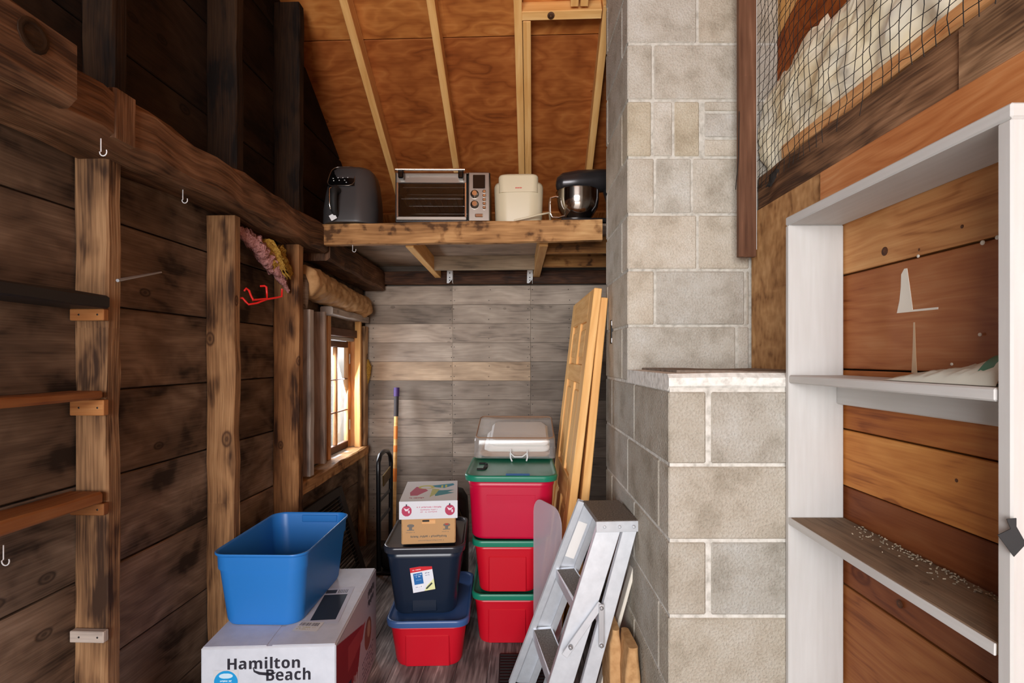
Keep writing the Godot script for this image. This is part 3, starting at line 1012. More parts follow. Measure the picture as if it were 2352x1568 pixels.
	for k in [[0.15, 0.198], [0.228, 0.198], [0.238, 0.19], [0.247, 0.15], [0.252, 0.07]]:
		var g = rr(k[1], k[1] + 0.056, 0.03, k[0], 6)
		rings.append(g)
	s = Sh.new()
	s.loft(rings, true, true, true)
	obj("lid", s, "cream_plastic", c)
	s = Sh.new()
	for k in 6:
		s.box(Vector3(0.0042, 0.005 if k % 2 else 0.0065, 0.001), Vector3(-0.012 + k * 0.0055, 0.17, 0.1275), 0.0)
	obj("red_lettering", s, "ink_red", c)
	s = Sh.new()
	s.tube([Vector3(-0.02, 0.004, 0.145), Vector3(0.04, 0.014, 0.155), Vector3(0.1, 0.03, 0.15), Vector3(0.15, 0.045, 0.13), Vector3(0.16, 0.03, 0.06), Vector3(0.13, 0.004, 0.0)], 0.005, 7)
	obj("power_cord", s, "cream_plastic", c)
	# stand mixer
	at = P(1327, 512, 2.66)
	at.y = EYE + H
	var m = thing("stand_mixer", "dark stand mixer with a steel bowl, half hidden behind the chimney", "mixer", at, 0.1)
	s = Sh.new()
	var hr = []
	for k in [[-0.112, 0.01], [-0.107, 0.03], [-0.08, 0.05], [0.0, 0.06], [0.12, 0.058], [0.2, 0.05], [0.24, 0.03], [0.25, 0.008]]:
		var g = PackedVector3Array()
		for n in 20:
			var a = TAU * n / 20
			g.append(Vector3(k[0], 0.226 + cos(a) * k[1] + 0.02 * k[0] / 0.25, sin(a) * k[1]))
		hr.append(g)
	s.loft(hr, true, true, true)
	obj("head", s, "dark_steel", m)
	s = Sh.new()
	s.box(Vector3(0.34, 0.02, 0.2), Vector3(0.07, 0.012, 0), 0.008)
	obj("base", s, "dark_steel", m)
	s = Sh.new()
	s.tube([Vector3(0.2, 0.02, 0), Vector3(0.2, 0.1, 0), Vector3(0.17, 0.2, 0)], [0.055, 0.045, 0.045], 16)
	obj("column", s, "dark_steel", m)
	s = Sh.new()
	s.lathe([Vector2(0.04, 0.022), Vector2(0.05, 0.026), Vector2(0.075, 0.05), Vector2(0.1, 0.09), Vector2(0.107, 0.13), Vector2(0.107, 0.172), Vector2(0.111, 0.174), Vector2(0.105, 0.172), Vector2(0.1, 0.13), Vector2(0.07, 0.06), Vector2(0.01, 0.04)], 32)
	var bw = obj("bowl", s, "bright_steel", m)
	s = Sh.new()
	s.tube([Vector3(-0.095, 0.142, 0.02), Vector3(-0.115, 0.146, 0.02), Vector3(-0.143, 0.138, 0.02), Vector3(-0.147, 0.11, 0.02), Vector3(-0.145, 0.06, 0.02), Vector3(-0.133, 0.042, 0.02), Vector3(-0.1, 0.04, 0.02), Vector3(-0.07, 0.05, 0.02)], 0.0055, 8)
	obj("bowl_handle", s, "bright_steel", bw)

# ------------------------------------------------------------------ window bay
func window_bay():
	var w = setting("window_1", "small six-pane casement window with brown wooden sash and bright daylight outside", "window", W(-1.262, 0, 3.33))
	# local: z toward the room's mouth, x into the room
	var pr = func(called, m, z0, z1, h0, h1, dep, par, x = 0.0, col = Color.WHITE):
		var s = Sh.new(2.0, 0.5, Vector2(z0, h0))
		s.col = col
		s.box(Vector3(dep, h1 - h0, z1 - z0), Vector3.ZERO, 0.003)
		return obj(called, s, m, par, Vector3(x, (h0 + h1) / 2, (z0 + z1) / 2))
	var sash = pr.call("sash_stile", "fir", -0.235, -0.19, -0.60, 0.11, 0.03, w)
	pr.call("sash_stile", "fir", 0.19, 0.235, -0.60, 0.11, 0.03, w)
	pr.call("sash_rail", "brown_batten", -0.19, 0.19, 0.07, 0.11, 0.03, w)
	pr.call("sash_rail", "brown_batten", -0.19, 0.19, -0.60, -0.555, 0.03, w)
	pr.call("muntin", "fir", -0.01, 0.014, -0.555, 0.07, 0.024, w)
	for h in [-0.138, -0.346]:
		pr.call("muntin", "brown_batten", -0.19, 0.19, h - 0.004, h + 0.004, 0.02, w, 0.002)
	for r in 3:
		for c in 2:
			pr.call("pane", "glass", [-0.19, 0.014][c], [-0.01, 0.19][c], [-0.555, -0.342, -0.134][r], [-0.35, -0.142, 0.07][r], 0.003, w)
	pr.call("jamb", "fir", -0.285, -0.24, -0.64, 0.27, 0.075, w, 0.03)
	pr.call("jamb", "fir", 0.24, 0.285, -0.64, 0.27, 0.075, w, 0.03)
	pr.call("head_trim", "brown_batten", -0.24, 0.24, 0.135, 0.185, 0.075, w, 0.03)
	pr.call("head_strip", "white_paint", -0.235, 0.235, 0.112, 0.135, 0.04, w, 0.02)
	pr.call("sill", "white_paint", -0.235, 0.235, -0.635, -0.602, 0.085, w, 0.03)
	for z in [-0.11, 0.02, 0.12]:
		pr.call("cripple", "rim_board", z - 0.02, z + 0.02, 0.185, 0.27, 0.04, w, 0.0)
	for h in [-0.005, -0.45]:
		pr.call("hinge", "white_metal", -0.215, -0.205, h - 0.035, h + 0.035, 0.006, w, 0.018)
	pr.call("cavity_board", "old_plank", -0.3, 0.3, 0.16, 0.32, 0.01, w, -0.03)
	# framing round it
	var post = func(called, label, m, d, wd, x0, x1, h0, h1, sd, col = Color.WHITE):
		var s = Sh.new(2.0, 0.5, Vector2(sd * 0.31, sd * 0.17))
		s.col = col
		s.rough(Vector3.ZERO, Vector3(0, h1 - h0, 0), x1 - x0, wd, 0.003, sd, 12, 0.004)
		return tag(obj(called, s, m, null, W((x0 + x1) / 2, h0, d)), label, "board")
	post.call("casing_board", "silver-grey grooved casing board standing on the window rail, beside the orange stud", "barn_grey", 2.60, 0.05, -1.165, -1.10, -0.585, 0.24, 31, Color(1.1, 1.06, 1.0))
	post.call("casing_board", "narrow pinkish-grey board edging the window opening", "barn_grey", 2.83, 0.03, -1.19, -1.125, -0.57, 0.25, 33, Color(1.0, 0.88, 0.8))
	post.call("window_trim", "bright pine trim strip on the far side of the window", "pine", 3.555, 0.03, -1.213, -1.172, -0.61, 0.26, 35)
	post.call("corner_post", "rough tan corner post where the plank wall meets the grey wall", "stud", 3.645, 0.07, -1.213, -1.163, -1.3, 0.22, 37)
	var s = Sh.new(2.0, 0.5, Vector2(0.4, 0.3))
	s.rough(Vector3.ZERO, Vector3(-0.04, 0, -1.13), 0.11, 0.066, 0.01, 41, 14, 0.008)
	tag(obj("window_rail", s, "rim_board", null, W(-1.155, -0.632, 2.49)), "weathered rail running below the window, between stud and corner", "rail")
	s = Sh.new(2.0, 0.5, Vector2(0.1, 0.7))
	s.rough(Vector3.ZERO, Vector3(-0.02, 0, -0.72), 0.07, 0.045, 0.006, 43, 10, 0.006)
	tag(obj("window_header", s, "barn_grey", null, W(-1.165, 0.268, 2.94)), "grey header board above the window, under the paper-faced insulation", "board")
	# insulation
	var kz = FastNoiseLite.new()
	kz.seed = 15
	kz.frequency = 1.0
	s = Sh.new(1, 1)
	s.surf(func(u, v):
		var a = TAU * v
		var e = clamp(min(u, 1.0 - u) * 30.0, 0.02, 1.0)
		var r = (0.08 - 0.012 * u + 0.012 * kz.get_noise_3d(u * 13, cos(a) * 1.6, sin(a) * 1.6) + 0.012 * kz.get_noise_3d(u * 5, cos(a), sin(a) + 7)) * sqrt(e)
		return Vector3(-0.03 * u + cos(a) * r, -0.02 - 0.035 * u + sin(a) * r, -1.08 * u), 70, 30)
	tag(obj("kraft_insulation", s, "kraft", null, W(-1.135, 0.402, 2.54)), "brown paper-faced insulation roll stuffed above the window", "insulation")
	s = Sh.new(1, 1)
	s.tube([Vector3(0, 0.08, 0), Vector3(0.005, 0.04, 0), Vector3(0.0, -0.02, 0.01), Vector3(-0.005, -0.08, 0)], [0.03, 0.04, 0.046, 0.04], 12)
	tag(obj("wrapped_bundle", s, "old_plank", null, W(-1.14, 0.325, 2.55)), "dark plastic-wrapped wad on top of the grooved casing board", "insulation")
	var nz = FastNoiseLite.new()
	nz.seed = 5
	nz.frequency = 9.0
	s = Sh.new(1, 1)
	s.surf(func(u, v):
		var a = TAU * v
		var r = 0.022 * sin(PI * clamp(u, 0.02, 0.98)) + 0.006
		return Vector3(0.02 * u, -0.16 * u * u - 0.03 * u, -0.40 * u) + Vector3(cos(a) * r, sin(a) * r * 1.5, 0) * (1.0 + 0.8 * nz.get_noise_2d(u * 2, v)), 30, 12)
	tag(obj("pink_insulation", s, "pink_batt", null, W(-1.145, 0.50, 2.0)), "torn strip of pink fibre insulation hanging below the plate beam", "insulation")
	s = Sh.new(1, 1)
	s.surf(func(u, v): return Vector3(0.03 * sin(u * 3) , -0.02 - 0.11 * v + 0.02 * sin(u * 9), -0.16 * u - 0.1 * v) + Vector3(0.02 * nz.get_noise_2d(u * 3, v * 3), 0, 0), 12, 10)
	s.surf(func(u, v): return Vector3(0.03 * sin(u * 3) - 0.014, -0.02 - 0.11 * v + 0.02 * sin(u * 9), -0.16 * u - 0.1 * v) + Vector3(0.02 * nz.get_noise_2d(u * 3, v * 3), 0, 0), 12, 10)
	tag(obj("amber_insulation", s, "amber_batt", null, W(-1.12, 0.50, 2.16)), "flap of amber insulation facing hanging over the orange stud", "insulation")
	s = Sh.new(1, 1)
	s.tube([Vector3(0, 0.08, 0), Vector3(0.006, 0.03, 0.005), Vector3(0.0, -0.03, 0), Vector3(0, -0.09, 0)], [0.008, 0.024, 0.022, 0.006], 9)
	tag(obj("amber_insulation", s, "amber_batt", null, W(-1.165, -0.09, 3.67)), "wad of amber insulation bulging beside the corner post", "insulation")
	# dark louvred shutter leaning under the window
	var sh = thing("louvred_shutter", "black louvred shutter panel leaning under the window", "shutter", W(-1.03, -EYE, 2.87))
	sh.rotation = Vector3(0, 0, 0.29)
	var f = func(called, size, p):
		var z = Sh.new()
		z.box(size, Vector3.ZERO, 0.003)
		obj(called, z, "dark_shutter", sh, p)
	f.call("stile", Vector3(0.028, 0.54, 0.06), Vector3(0, 0.27, -0.29))
	f.call("stile", Vector3(0.028, 0.54, 0.06), Vector3(0, 0.27, 0.29))
	f.call("top_rail", Vector3(0.028, 0.05, 0.52), Vector3(0, 0.515, 0))
	f.call("bottom_rail", Vector3(0.028, 0.07, 0.52), Vector3(0, 0.035, 0))
	for k in 20:
		var z = Sh.new()
		z.t = Transform3D(Basis(Vector3.BACK, 0.7), Vector3(0, 0.085 + k * 0.0212, 0))
		z.box(Vector3(0.026, 0.005, 0.52), Vector3.ZERO, 0.001)
		obj("slat", z, "dark_shutter", sh)

# ------------------------------------------------------------------ short shelves on the plank wall
func wall_shelves():
	var sd = [["wall_shelf", "black-stained short shelf board, topmost of three between the studs", "dark_shutter", 0.13, 0.163, 1.10], ["wall_shelf", "orange-brown thin shelf board, middle of three between the studs", "fir", -0.107, -0.085, 1.117], ["wall_shelf", "reddish thick shelf board with a dusty top, lowest of three between the studs", "fir", -0.376, -0.345, 1.117]]
	for k in 3:
		var q = sd[k]
		var s = Sh.new(2.0, 0.5, Vector2(k * 0.4, k * 0.3))
		s.col = Color(0.34, 0.24, 0.18)
		s.rough(Vector3.ZERO, Vector3(0, 0.0, -1.17), q[5] * -1 - WL - 0.004, q[4] - q[3], 0.006, 50 + k, 10, 0.005)
		tag(obj(q[0], s, q[2], null, W((WL - q[5]) / 2, (q[3] + q[4]) / 2, 0.19)), q[1], "shelf", "short shelves on the plank wall")
	var cl = [[0.098, 0.128, "fir", "pale wooden cleat with two nail holes under the black shelf board", Color(0.55, 0.46, 0.38)], [-0.15, -0.109, "fir", "pale wooden cleat with two nail holes under the thin orange shelf", Color(0.55, 0.46, 0.38)], [-0.41, -0.379, "fir", "dark wooden cleat under the reddish dusty shelf", Color(0.3, 0.22, 0.17)], [-0.742, -0.712, "barn_grey", "whitish-grey cleat near the foot of the stud, with no shelf on it", Color(1, 1, 1)]]
	for q in cl:
		var c = thing("shelf_cleat", q[3], "cleat", W(-1.163, (q[0] + q[1]) / 2, 1.368), 0.0, "cleats nailed to the stud")
		var s = Sh.new(2.0, 0.5, Vector2(q[0], 0.3))
		s.col = q[4]
		s.box(Vector3(0.092, q[1] - q[0], 0.018), Vector3.ZERO, 0.002)
		obj("block", s, q[2], c)
		for x in [-0.02, 0.03]:
			s = Sh.new()
			s.t = Transform3D(Basis(Vector3.RIGHT, PI / 2), Vector3(x, 0.0, 0.009))
			s.lathe([Vector2(0.0025, 0), Vector2(0.0025, 0.0008), Vector2(0.001, 0.001)], 8)
			obj("nail_head", s, "black_metal", c)

func hooks():
	var hk = [[232, 337, 1.27, "white screw hook on the plate beam above the stud with cleats"], [420, 450, 1.66, "white screw hook on the plate beam above the plank bay"], [810, 568, 2.60, "small screw hook under the front board of the loft"], [8, 1272, 1.17, "pale screw hook on the planks below the dusty shelf"]]
	for q in hk:
		var at = P(q[0], q[1], q[2])
		var s = Sh.new()
		var pts = [Vector3(0, 0.02, 0), Vector3(0, -0.012, 0)]
		for k in 8:
			var a = PI + PI * 1.15 * k / 7
			pts.append(Vector3(0.009 + 0.009 * cos(a), -0.014 + 0.01 * sin(a), 0.004))
		s.tube(pts, 0.0014, 6)
		tag(obj("screw_hook", s, "white_metal", null, at), q[3], "hook", "screw hooks")
	var s = Sh.new()
	s.tube([Vector3.ZERO, P(370, 625, 1.62) - P(270, 644, 1.40)], [0.0045, 0.003], 7)
	tag(obj("spike", s, "zinc", null, P(270, 644, 1.40)), "long grey spike sticking out of the stud with the cleats", "spike")
	var g = thing("utility_hook", "red coated double utility hook screwed into the middle stud", "hook", P(541, 686, 1.985))
	var o = g.position
	var pth = func(called, l, r):
		var pts = []
		for q in l:
			pts.append(P(q[0], q[1], q[2]) - o)
		var z = Sh.new()
		z.tube(pts, r, 7)
		return z
	obj("stem", pth.call("", [[547, 685, 1.985], [557, 684, 1.99], [564, 692, 2.0], [571, 699, 2.0], [590, 696, 2.02], [613, 687, 2.05], [632, 684, 2.08], [647, 681, 2.1], [648, 663, 2.1]], 0.0042), "red_coat", g)
	obj("arm", pth.call("", [[580, 689, 2.0], [613, 686, 2.05], [613, 672, 2.05], [612, 659, 2.05], [608, 656.5, 2.05], [598, 657, 2.05]], 0.0042), "red_coat", g)
	obj("arm", pth.call("", [[582, 689, 2.0], [577, 680, 2.0], [572, 667, 2.0], [566, 662, 2.0], [561, 668, 2.0]], 0.0042), "red_coat", g)
	obj("screw_tip", pth.call("", [[541, 686, 1.98], [549, 685, 1.985]], 0.0035), "zinc", g)

# ------------------------------------------------------------------ cabinet wall
func cabinet_wall():
	var wr = setting("wall_right", "wide orange-brown fir boards behind the white shelves", "wall", C(0.879, 0, 0.0), TH)
	# local: x out of the room, z toward the doorway, y over the eye
	wr.position.y = EYE
	var hs = [-1.3, -0.86, -0.60, -0.34, -0.188, 0.02, 0.22, 0.365]
	var cl = [Color(0.42, 0.3, 0.22), Color(0.44, 0.3, 0.2), Color(0.3, 0.17, 0.12), Color(0.8, 0.62, 0.35), Color(0.55, 0.35, 0.18), Color(0.5, 0.33, 0.25), Color(0.74, 0.66, 0.56)]
	hs = [-1.3, -0.87, -0.60, -0.338, -0.188, -0.03, 0.22, 0.365]
	for k in 7:
		var s = Sh.new(2.0, 0.5, Vector2(0.37 * k + 0.11, 0.23 * k))
		s.col = cl[k]
		if k == 3:
			s.col = Color(0.8, 0.62, 0.35)
		s.box(Vector3(0.022, hs[k + 1] - hs[k] - 0.004, 3.4), Vector3.ZERO, 0.002, 2)
		obj("board", s, "fir", wr, Vector3(0.011 + [0.0, 0.002, 0.004, 0.0, 0.001, 0.003, 0.0][k], (hs[k] + hs[k + 1]) / 2, 0.28))
	bx("outer_skin", "old_plank", wr, Vector3(0.04, 5.4, 8.4), Vector3(0.23, 1.3, 0.0), 0.0)
	# torn pale patch and drips where paint came off: a scraped mark on the board
	var s = Sh.new()
	var px = [[2075, 617], [2081, 616], [2086, 650], [2090, 680], [2094, 711], [2152, 705], [2152, 710], [2058, 719], [2064, 690], [2067, 660], [2068, 630]]
	var pts = []
	for q in px:
		var d = 0.879 * 1200.0 / (q[0] - 1176.0)
		pts.append(Vector2(-d, (822.0 - q[1]) / 1200.0 * d))
	s.t = Transform3D(Basis(Vector3(0, 0, 1), Vector3(0, 1, 0), Vector3(-1, 0, 0)), Vector3(0.003, 0, 0))
	s.prism(pts, 0.0, 0.0012)
	obj("paint_scrap", s, "scraped_white", wr)
	for q in [[2097, 740, 2108, 865, 0.7], [2093, 1075, 2098, 1150, 0.9]]:
		var d = 0.879 * 1200.0 / (q[0] - 1176.0)
		s = Sh.new()
		s.col = Color(0.72, 0.55, 0.4)
		s.t = Transform3D(Basis(Vector3(0, 0, 1), Vector3(0, 1, 0), Vector3(-1, 0, 0)), Vector3(0.003, 0, 0))
		var h0 = (822.0 - q[1]) / 1200.0 * d
		var h1 = (822.0 - q[3]) / 1200.0 * d
		s.prism([Vector2(-d - 0.002, h0), Vector2(-d + 0.002, h0), Vector2(-d + 0.005, lerp(h0, h1, 0.6)), Vector2(-d + 0.009, h1), Vector2(-d - 0.008, h1), Vector2(-d - 0.004, lerp(h0, h1, 0.5))], 0.0, 0.0008)
		obj("glue_drip", s, "scraped_white", wr)
	var spot = func(called, px, py, r, m, c, par, lift, flat = 1.0):
		var d = 0.879 * 1200.0 / (px - 1176.0)
		var z = Sh.new()
		z.col = c
		z.t = Transform3D(Basis(Vector3(0, 0, flat), Vector3(1, 0, 0), Vector3(0, 1, 0)).orthonormalized(), Vector3(lift, (822.0 - py) / 1200.0 * d, -d))
		var k = []
		for q in [[1.0, 0.0006], [0.96, -0.0008], [0.4, -0.001]]:
			k.append(Vector2(q[0] * r, q[1]))
		z.lathe(k, 14)
		obj(called, z, m, par)
	for q in [[2032, 577, 0.011], [2210, 520, 0.004], [2197, 1103, 0.004], [2111, 573, 0.003], [2066, 1387, 0.009]]:
		spot.call("knot", q[0], q[1], q[2], "hewn", Color(0.3, 0.18, 0.12), wr, 0.0005)
	for q in [[2110, 588, 0.0035], [2258, 557, 0.0045], [2292, 545, 0.004], [2187, 836, 0.003], [2252, 768, 0.0035]]:
		spot.call("paint_fleck", q[0], q[1], q[2], "scraped_white", Color.WHITE, wr, -0.001)
	# plywood between cabinet and chimney
	s = Sh.new(0.5, 0.9, Vector2(0.2, 0.2))
	s.box(Vector3(0.012, 0.56, 0.485), Vector3.ZERO, 0.001, 1)
	tag(obj("plywood_sheet", s, "rotary_ply", null, C(0.874, 0.242, 1.652), TH), "vertical strip of streaky brown plywood between the chimney and the white shelves", "plywood")
	s = Sh.new(2.0, 0.5, Vector2(0.6, 0.1))
	s.col = Color(0.68, 0.5, 0.4)
	s.box(Vector3(0.02, 0.155, 1.5), Vector3.ZERO, 0.003)
	tag(obj("header_board", s, "fir", null, C(0.868, 0.44, 0.707), TH), "knotty orange header board running above the white shelves", "board")

func cabinet():
	var c = thing("shelf_unit", "white painted built-in shelf unit with two shelves against fir boards", "shelf unit", C(0.8, -EYE, 1.08), TH)
	var q = func(called, x0, x1, h0, h1, d0, d1, m = "white_paint", col = Color.WHITE, tilt = 0.0):
		var s = Sh.new(2.0, 0.5, Vector2(rng.randf(), rng.randf()))
		s.col = col
		s.box(Vector3(x1 - x0, h1 - h0, d1 - d0), Vector3.ZERO, 0.003)
		var o = obj(called, s, m, c, Vector3((x0 + x1) / 2 - 0.8, EYE + (h0 + h1) / 2, 1.08 - (d0 + d1) / 2))
		o.rotation.x = tilt
		return o
	q.call("side_panel", 0.731, 0.877, -1.3, 0.352, 1.38, 1.397)
	q.call("side_panel", 0.731, 0.877, -1.3, 0.352, 0.764, 0.788)
	q.call("top_panel", 0.731, 0.877, 0.352, 0.375, 0.764, 1.397)
	q.call("shelf", 0.731, 0.877, -0.066, -0.045, 0.79, 1.379)
	q.call("shelf_cleat", 0.856, 0.877, -0.121, -0.067, 0.79, 1.379)
	var lo = q.call("shelf", 0.734, 0.877, -0.445, -0.426, 0.79, 1.379, "barn_grey", Color(0.5, 0.4, 0.3), 0.02)
	var s = Sh.new(2.0, 0.5, Vector2(0.3, 0.8))
	s.box(Vector3(0.004, 0.019, 0.588), Vector3.ZERO, 0.001)
	obj("painted_edge", s, "white_paint", lo, Vector3(-0.0735, 0, 0))
	# grit along the back of the lower shelf
	var gr = Sh.new()
	for k in 190:
		var d = rng.randf_range(0.86, 1.3)
		var x = 0.872 - abs(rng.randfn(0, 0.018)) - (0.05 * rng.randf() if rng.randf() < 0.15 else 0.0)
		var v = rng.randf_range(0.3, 0.7)
		gr.col = Color(v, v * 0.9, v * 0.75)
		gr.t = Transform3D(Basis.from_euler(Vector3(rng.randf() * 0.4, rng.randf() * TAU, rng.randf() * 0.4)), Vector3(x - 0.8, EYE - 0.4235 + 0.02 * (1.08 - d) * -1.0 + 0.0, 1.08 - d))
		gr.box(Vector3(rng.randf_range(0.002, 0.006), 0.002, rng.randf_range(0.0015, 0.0035)), Vector3.ZERO, 0.0005)
	gr.t = Transform3D()
	var g = obj("wood_crumbs", gr, "scraped_white", null, c.position, TH)
	tag(g, "pale wood crumbs and grit along the back of the lower white shelf", "debris", "", "stuff")
	# crumpled plastic bag on the middle shelf
	var nz = FastNoiseLite.new()
	nz.seed = 3
	nz.frequency = 5.0
	s = Sh.new(1, 1)
	s.surf(func(u, v):
		var hgt = 0.036 * pow(sin(PI * clamp(v, 0.0, 1.0)), 0.6) * pow(u, 0.5) + 0.06 * pow(u, 6) * v
		return Vector3(-0.05 + 0.105 * v, hgt * (1.0 + 0.35 * nz.get_noise_2d(u * 1.5, v * 1.5)) + 0.001, 0.1 - 0.2 + 0.25 * u), 22, 16)
	var bag = tag(obj("plastic_bag", s, "bag_plastic", null, C(0.80, -0.045, 0.96), TH), "crumpled pale plastic bag with green print on the middle white shelf", "bag")
	s = Sh.new(1, 1)
	s.surf(func(u, v):
		return Vector3(-0.042 + 0.09 * v, 0.04 * pow(sin(PI * clamp(v, 0.02, 0.98)), 0.6) + 0.06 * pow(0.8 + 0.16 * u, 6) * v + 0.003, -0.1 + 0.25 * (0.8 + 0.16 * u)), 4, 10)
	obj("green_print", s, "green_print", bag)
	# black tape on the near stile
	s = Sh.new()
	s.t = Transform3D(Basis(Vector3.UP, -0.2), Vector3())
	s.prism([Vector2(-0.006, 0.028), Vector2(0.006, 0.03), Vector2(0.006, 0.018), Vector2(0.018, -0.006), Vector2(0.003, -0.026), Vector2(-0.017, 0.004), Vector2(-0.001, 0.014)], 0.0, 0.0015)
	tag(obj("tape_scrap", s, "black_tape", null, P(2322, 1236, 0.757), TH), "torn scrap of black tape on the near edge of the white shelf unit", "tape")

func upper_wall():
	# plate beam in two timbers over the header board
	var s = Sh.new(2.0, 0.5, Vector2(0.15, 0.33))
	s.col = Color(0.8, 0.7, 0.62)
	s.rough(Vector3.ZERO, Vector3(0, 0, 0.84), 0.10, 0.135, 0.012, 61, 12, 0.01)
	tag(obj("plate_beam", s, "hewn", null, C(0.935, 0.588, 1.875), TH), "dark hewn beam above the orange header, running from the chimney to a butt joint", "beam")
	s = Sh.new(2.0, 0.5, Vector2(0.55, 0.73))
	s.col = Color(1.0, 0.98, 0.92)
	s.rough(Vector3.ZERO, Vector3(0, 0.0, 1.4), 0.11, 0.14, 0.01, 63, 12, 0.01)
	tag(obj("plate_beam", s, "hewn", null, C(0.932, 0.588, 1.03), TH), "paler grey-brown hewn beam past the butt joint, above the orange header", "beam")
	s = Sh.new(2.0, 0.5, Vector2(0.35, 0.13))
	s.rough(Vector3.ZERO, Vector3(0, 0.02, 1.6), 0.05, 0.05, 0.006, 65, 12, 0.006)
	tag(obj("ledger_strip", s, "fir", null, C(0.93, 0.688, 1.75), TH), "orange wood strip under the fibre insulation, on top of the beam", "board")
	# wall boards behind the insulation
	var wu = setting("trim_1", "brown sheathing boards of the upper wall behind the insulation", "sheathing", C(1.0, EYE * 0, 0.0), TH)
	wu.position.y = EYE
	for k in 6:
		var z = Sh.new(2.0, 0.5, Vector2(k * 0.3, k * 0.7))
		z.col = Color(0.4, 0.22, 0.12)
		z.box(Vector3(0.02, 0.297, 4.2), Vector3.ZERO, 0.002, 2)
		obj("sheathing_board", z, "fir", wu, Vector3(0.06, 0.7 + k * 0.3, 0.15))
	# gable panel and rafter beside the chimney
	s = Sh.new(1.0, 0.9, Vector2(0.3, 0.1))
	s.col = Color(0.72, 0.5, 0.3)
	s.t = Transform3D(Basis(Vector3(0, 0, 1), Vector3(0, 1, 0), Vector3(-1, 0, 0)), Vector3())
	var pts = []
	for q in [[1783, 340], [1783, 95], [1835, -8], [1880, -120], [2300, -300], [2300, 0]]:
		var d = 0.965 * 1200.0 / (q[0] - 1176.0)
		pts.append(Vector2(-d, (822.0 - q[1]) / 1200.0 * d))
	s.prism(pts, 0.0, 0.012)
	tag(obj("gable_board", s, "plywood", null, C(0.977, 0, 0), TH), "smooth reddish-brown panel behind the torn edge of the insulation", "panel")
	s = Sh.new(2.0, 0.5, Vector2(0.9, 0.3))
	s.bar(Vector3.ZERO, Vector3(0, 0.9, 1.5), 0.04, 0.2, 0.002)
	tag(obj("gable_rafter", s, "pine", null, C(1.0, 1.2, 2.05), TH), "tan sloping rafter end beside the chimney, behind the brown panel", "rafter")
	# fibre insulation
	var nz = FastNoiseLite.new()
	nz.seed = 12
	nz.frequency = 1.0
	s = Sh.new(1, 1)
	s.surf(func(u, v):
		var d = lerp(1.885, 0.68, u)
		var bot = 0.70 + 0.01 * nz.get_noise_1d(u * 30) - 0.06 * smoothstep(0.25, 0.0, u) + 0.03 * u
		var top = 0.98 + 0.06 * u + 0.03 * nz.get_noise_1d(u * 14 + 9) + 0.03 * floor(fposmod(u * 7.0, 2.0))
		var h = lerp(bot, top, v)
		var bul = pow(sin(PI * clamp(v, 0.01, 0.99)), 0.5)
		return Vector3(-0.06 * bul + 0.022 * nz.get_noise_2d(u * 7, v * 2.5) + 0.005 * nz.get_noise_2d(u * 16, v * 9), h, -d), 70, 26)
	tag(obj("fibre_insulation", s, "batt", null, C(0.952, EYE * 0, 0) * Vector3(1, 0, 1) + Vector3(0, EYE, 0), TH), "cream and yellow fibre insulation batt bulging behind black netting", "insulation")
	s = Sh.new(1, 1)
	s.surf(func(u, v):
		var a = TAU * v
		var r = 0.03 * sin(PI * clamp(u, 0.05, 0.95)) * (1 + 0.6 * nz.get_noise_2d(u * 12, cos(a) * 4))
		return Vector3(cos(a) * r * 0.7, sin(a) * r + 0.06 * u, 0.2 * u), 16, 12)
	tag(obj("dusty_insulation", s, "dark_shutter", null, C(0.90, 0.58, 1.87), TH), "dark dusty wad of insulation in the corner beside the chimney", "insulation")
	# brown batten
	s = Sh.new(2.0, 0.5, Vector2(0.1, 0.5))
	s.box(Vector3(0.061, 1.65, 0.02), Vector3.ZERO, 0.002)
	var bt = tag(obj("brown_batten", s, "brown_batten", null, C(0.817, 1.176, 1.82), TH), "brown painted batten hanging in front of the chimney, with netting stapled along it", "batten")
	s = Sh.new(2.0, 0.5)
	s.box(Vector3(0.002, 1.6, 0.018), Vector3(0.0312, 0, 0), 0.0005)
	obj("white_edge", s, "white_paint", bt)
	# netting
	s = Sh.new(1, 1)
	var X = func(d, h):
		return 0.858 + 0.012 * nz.get_noise_2d(d * 6, h * 6) + 0.02 * smoothstep(1.5, 1.86, d)
	var nd = 36
	for i in nd:
		var d = 1.86 - i * 0.032
		var bot = 0.585 + 0.03 * nz.get_noise_1d(i * 7.7) + 0.045 * smoothstep(1.6, 0.8, d)
		var pts3 = []
		var h = 1.75
		while h > bot:
			var dd = d + 0.010 * nz.get_noise_2d(h * 4, i * 0.8) - 0.03 * (h - 0.6)
			pts3.append(Vector3(X.call(dd, h), h, -dd))
			h -= 0.035
		s.tube(pts3, 0.0011, 3, false)
	for k in 34:
		var h = 0.655 + k * 0.032
		var pts3 = []
		for i in 50:
			var d = 1.875 - i * 0.0235
			var hh = h + 0.010 * nz.get_noise_2d(d * 5, k * 0.9) - 0.045 * smoothstep(1.5, 1.9, d)
			pts3.append(Vector3(X.call(d, hh), hh, -d))
		s.tube(pts3, 0.001, 3, false)
	s.tube([Vector3(0.783, 0.85, -1.80), Vector3(0.781, 0.7, -1.80), Vector3(0.775, 0.63, -1.80), Vector3(0.770, 0.58, -1.80)], 0.0014, 4)
	var net = obj("bird_netting", s, "net_cord", null, Vector3(0, EYE, 0), TH)
	tag(net, "black bird netting stretched over the insulation, with loose ends along the beam", "netting")

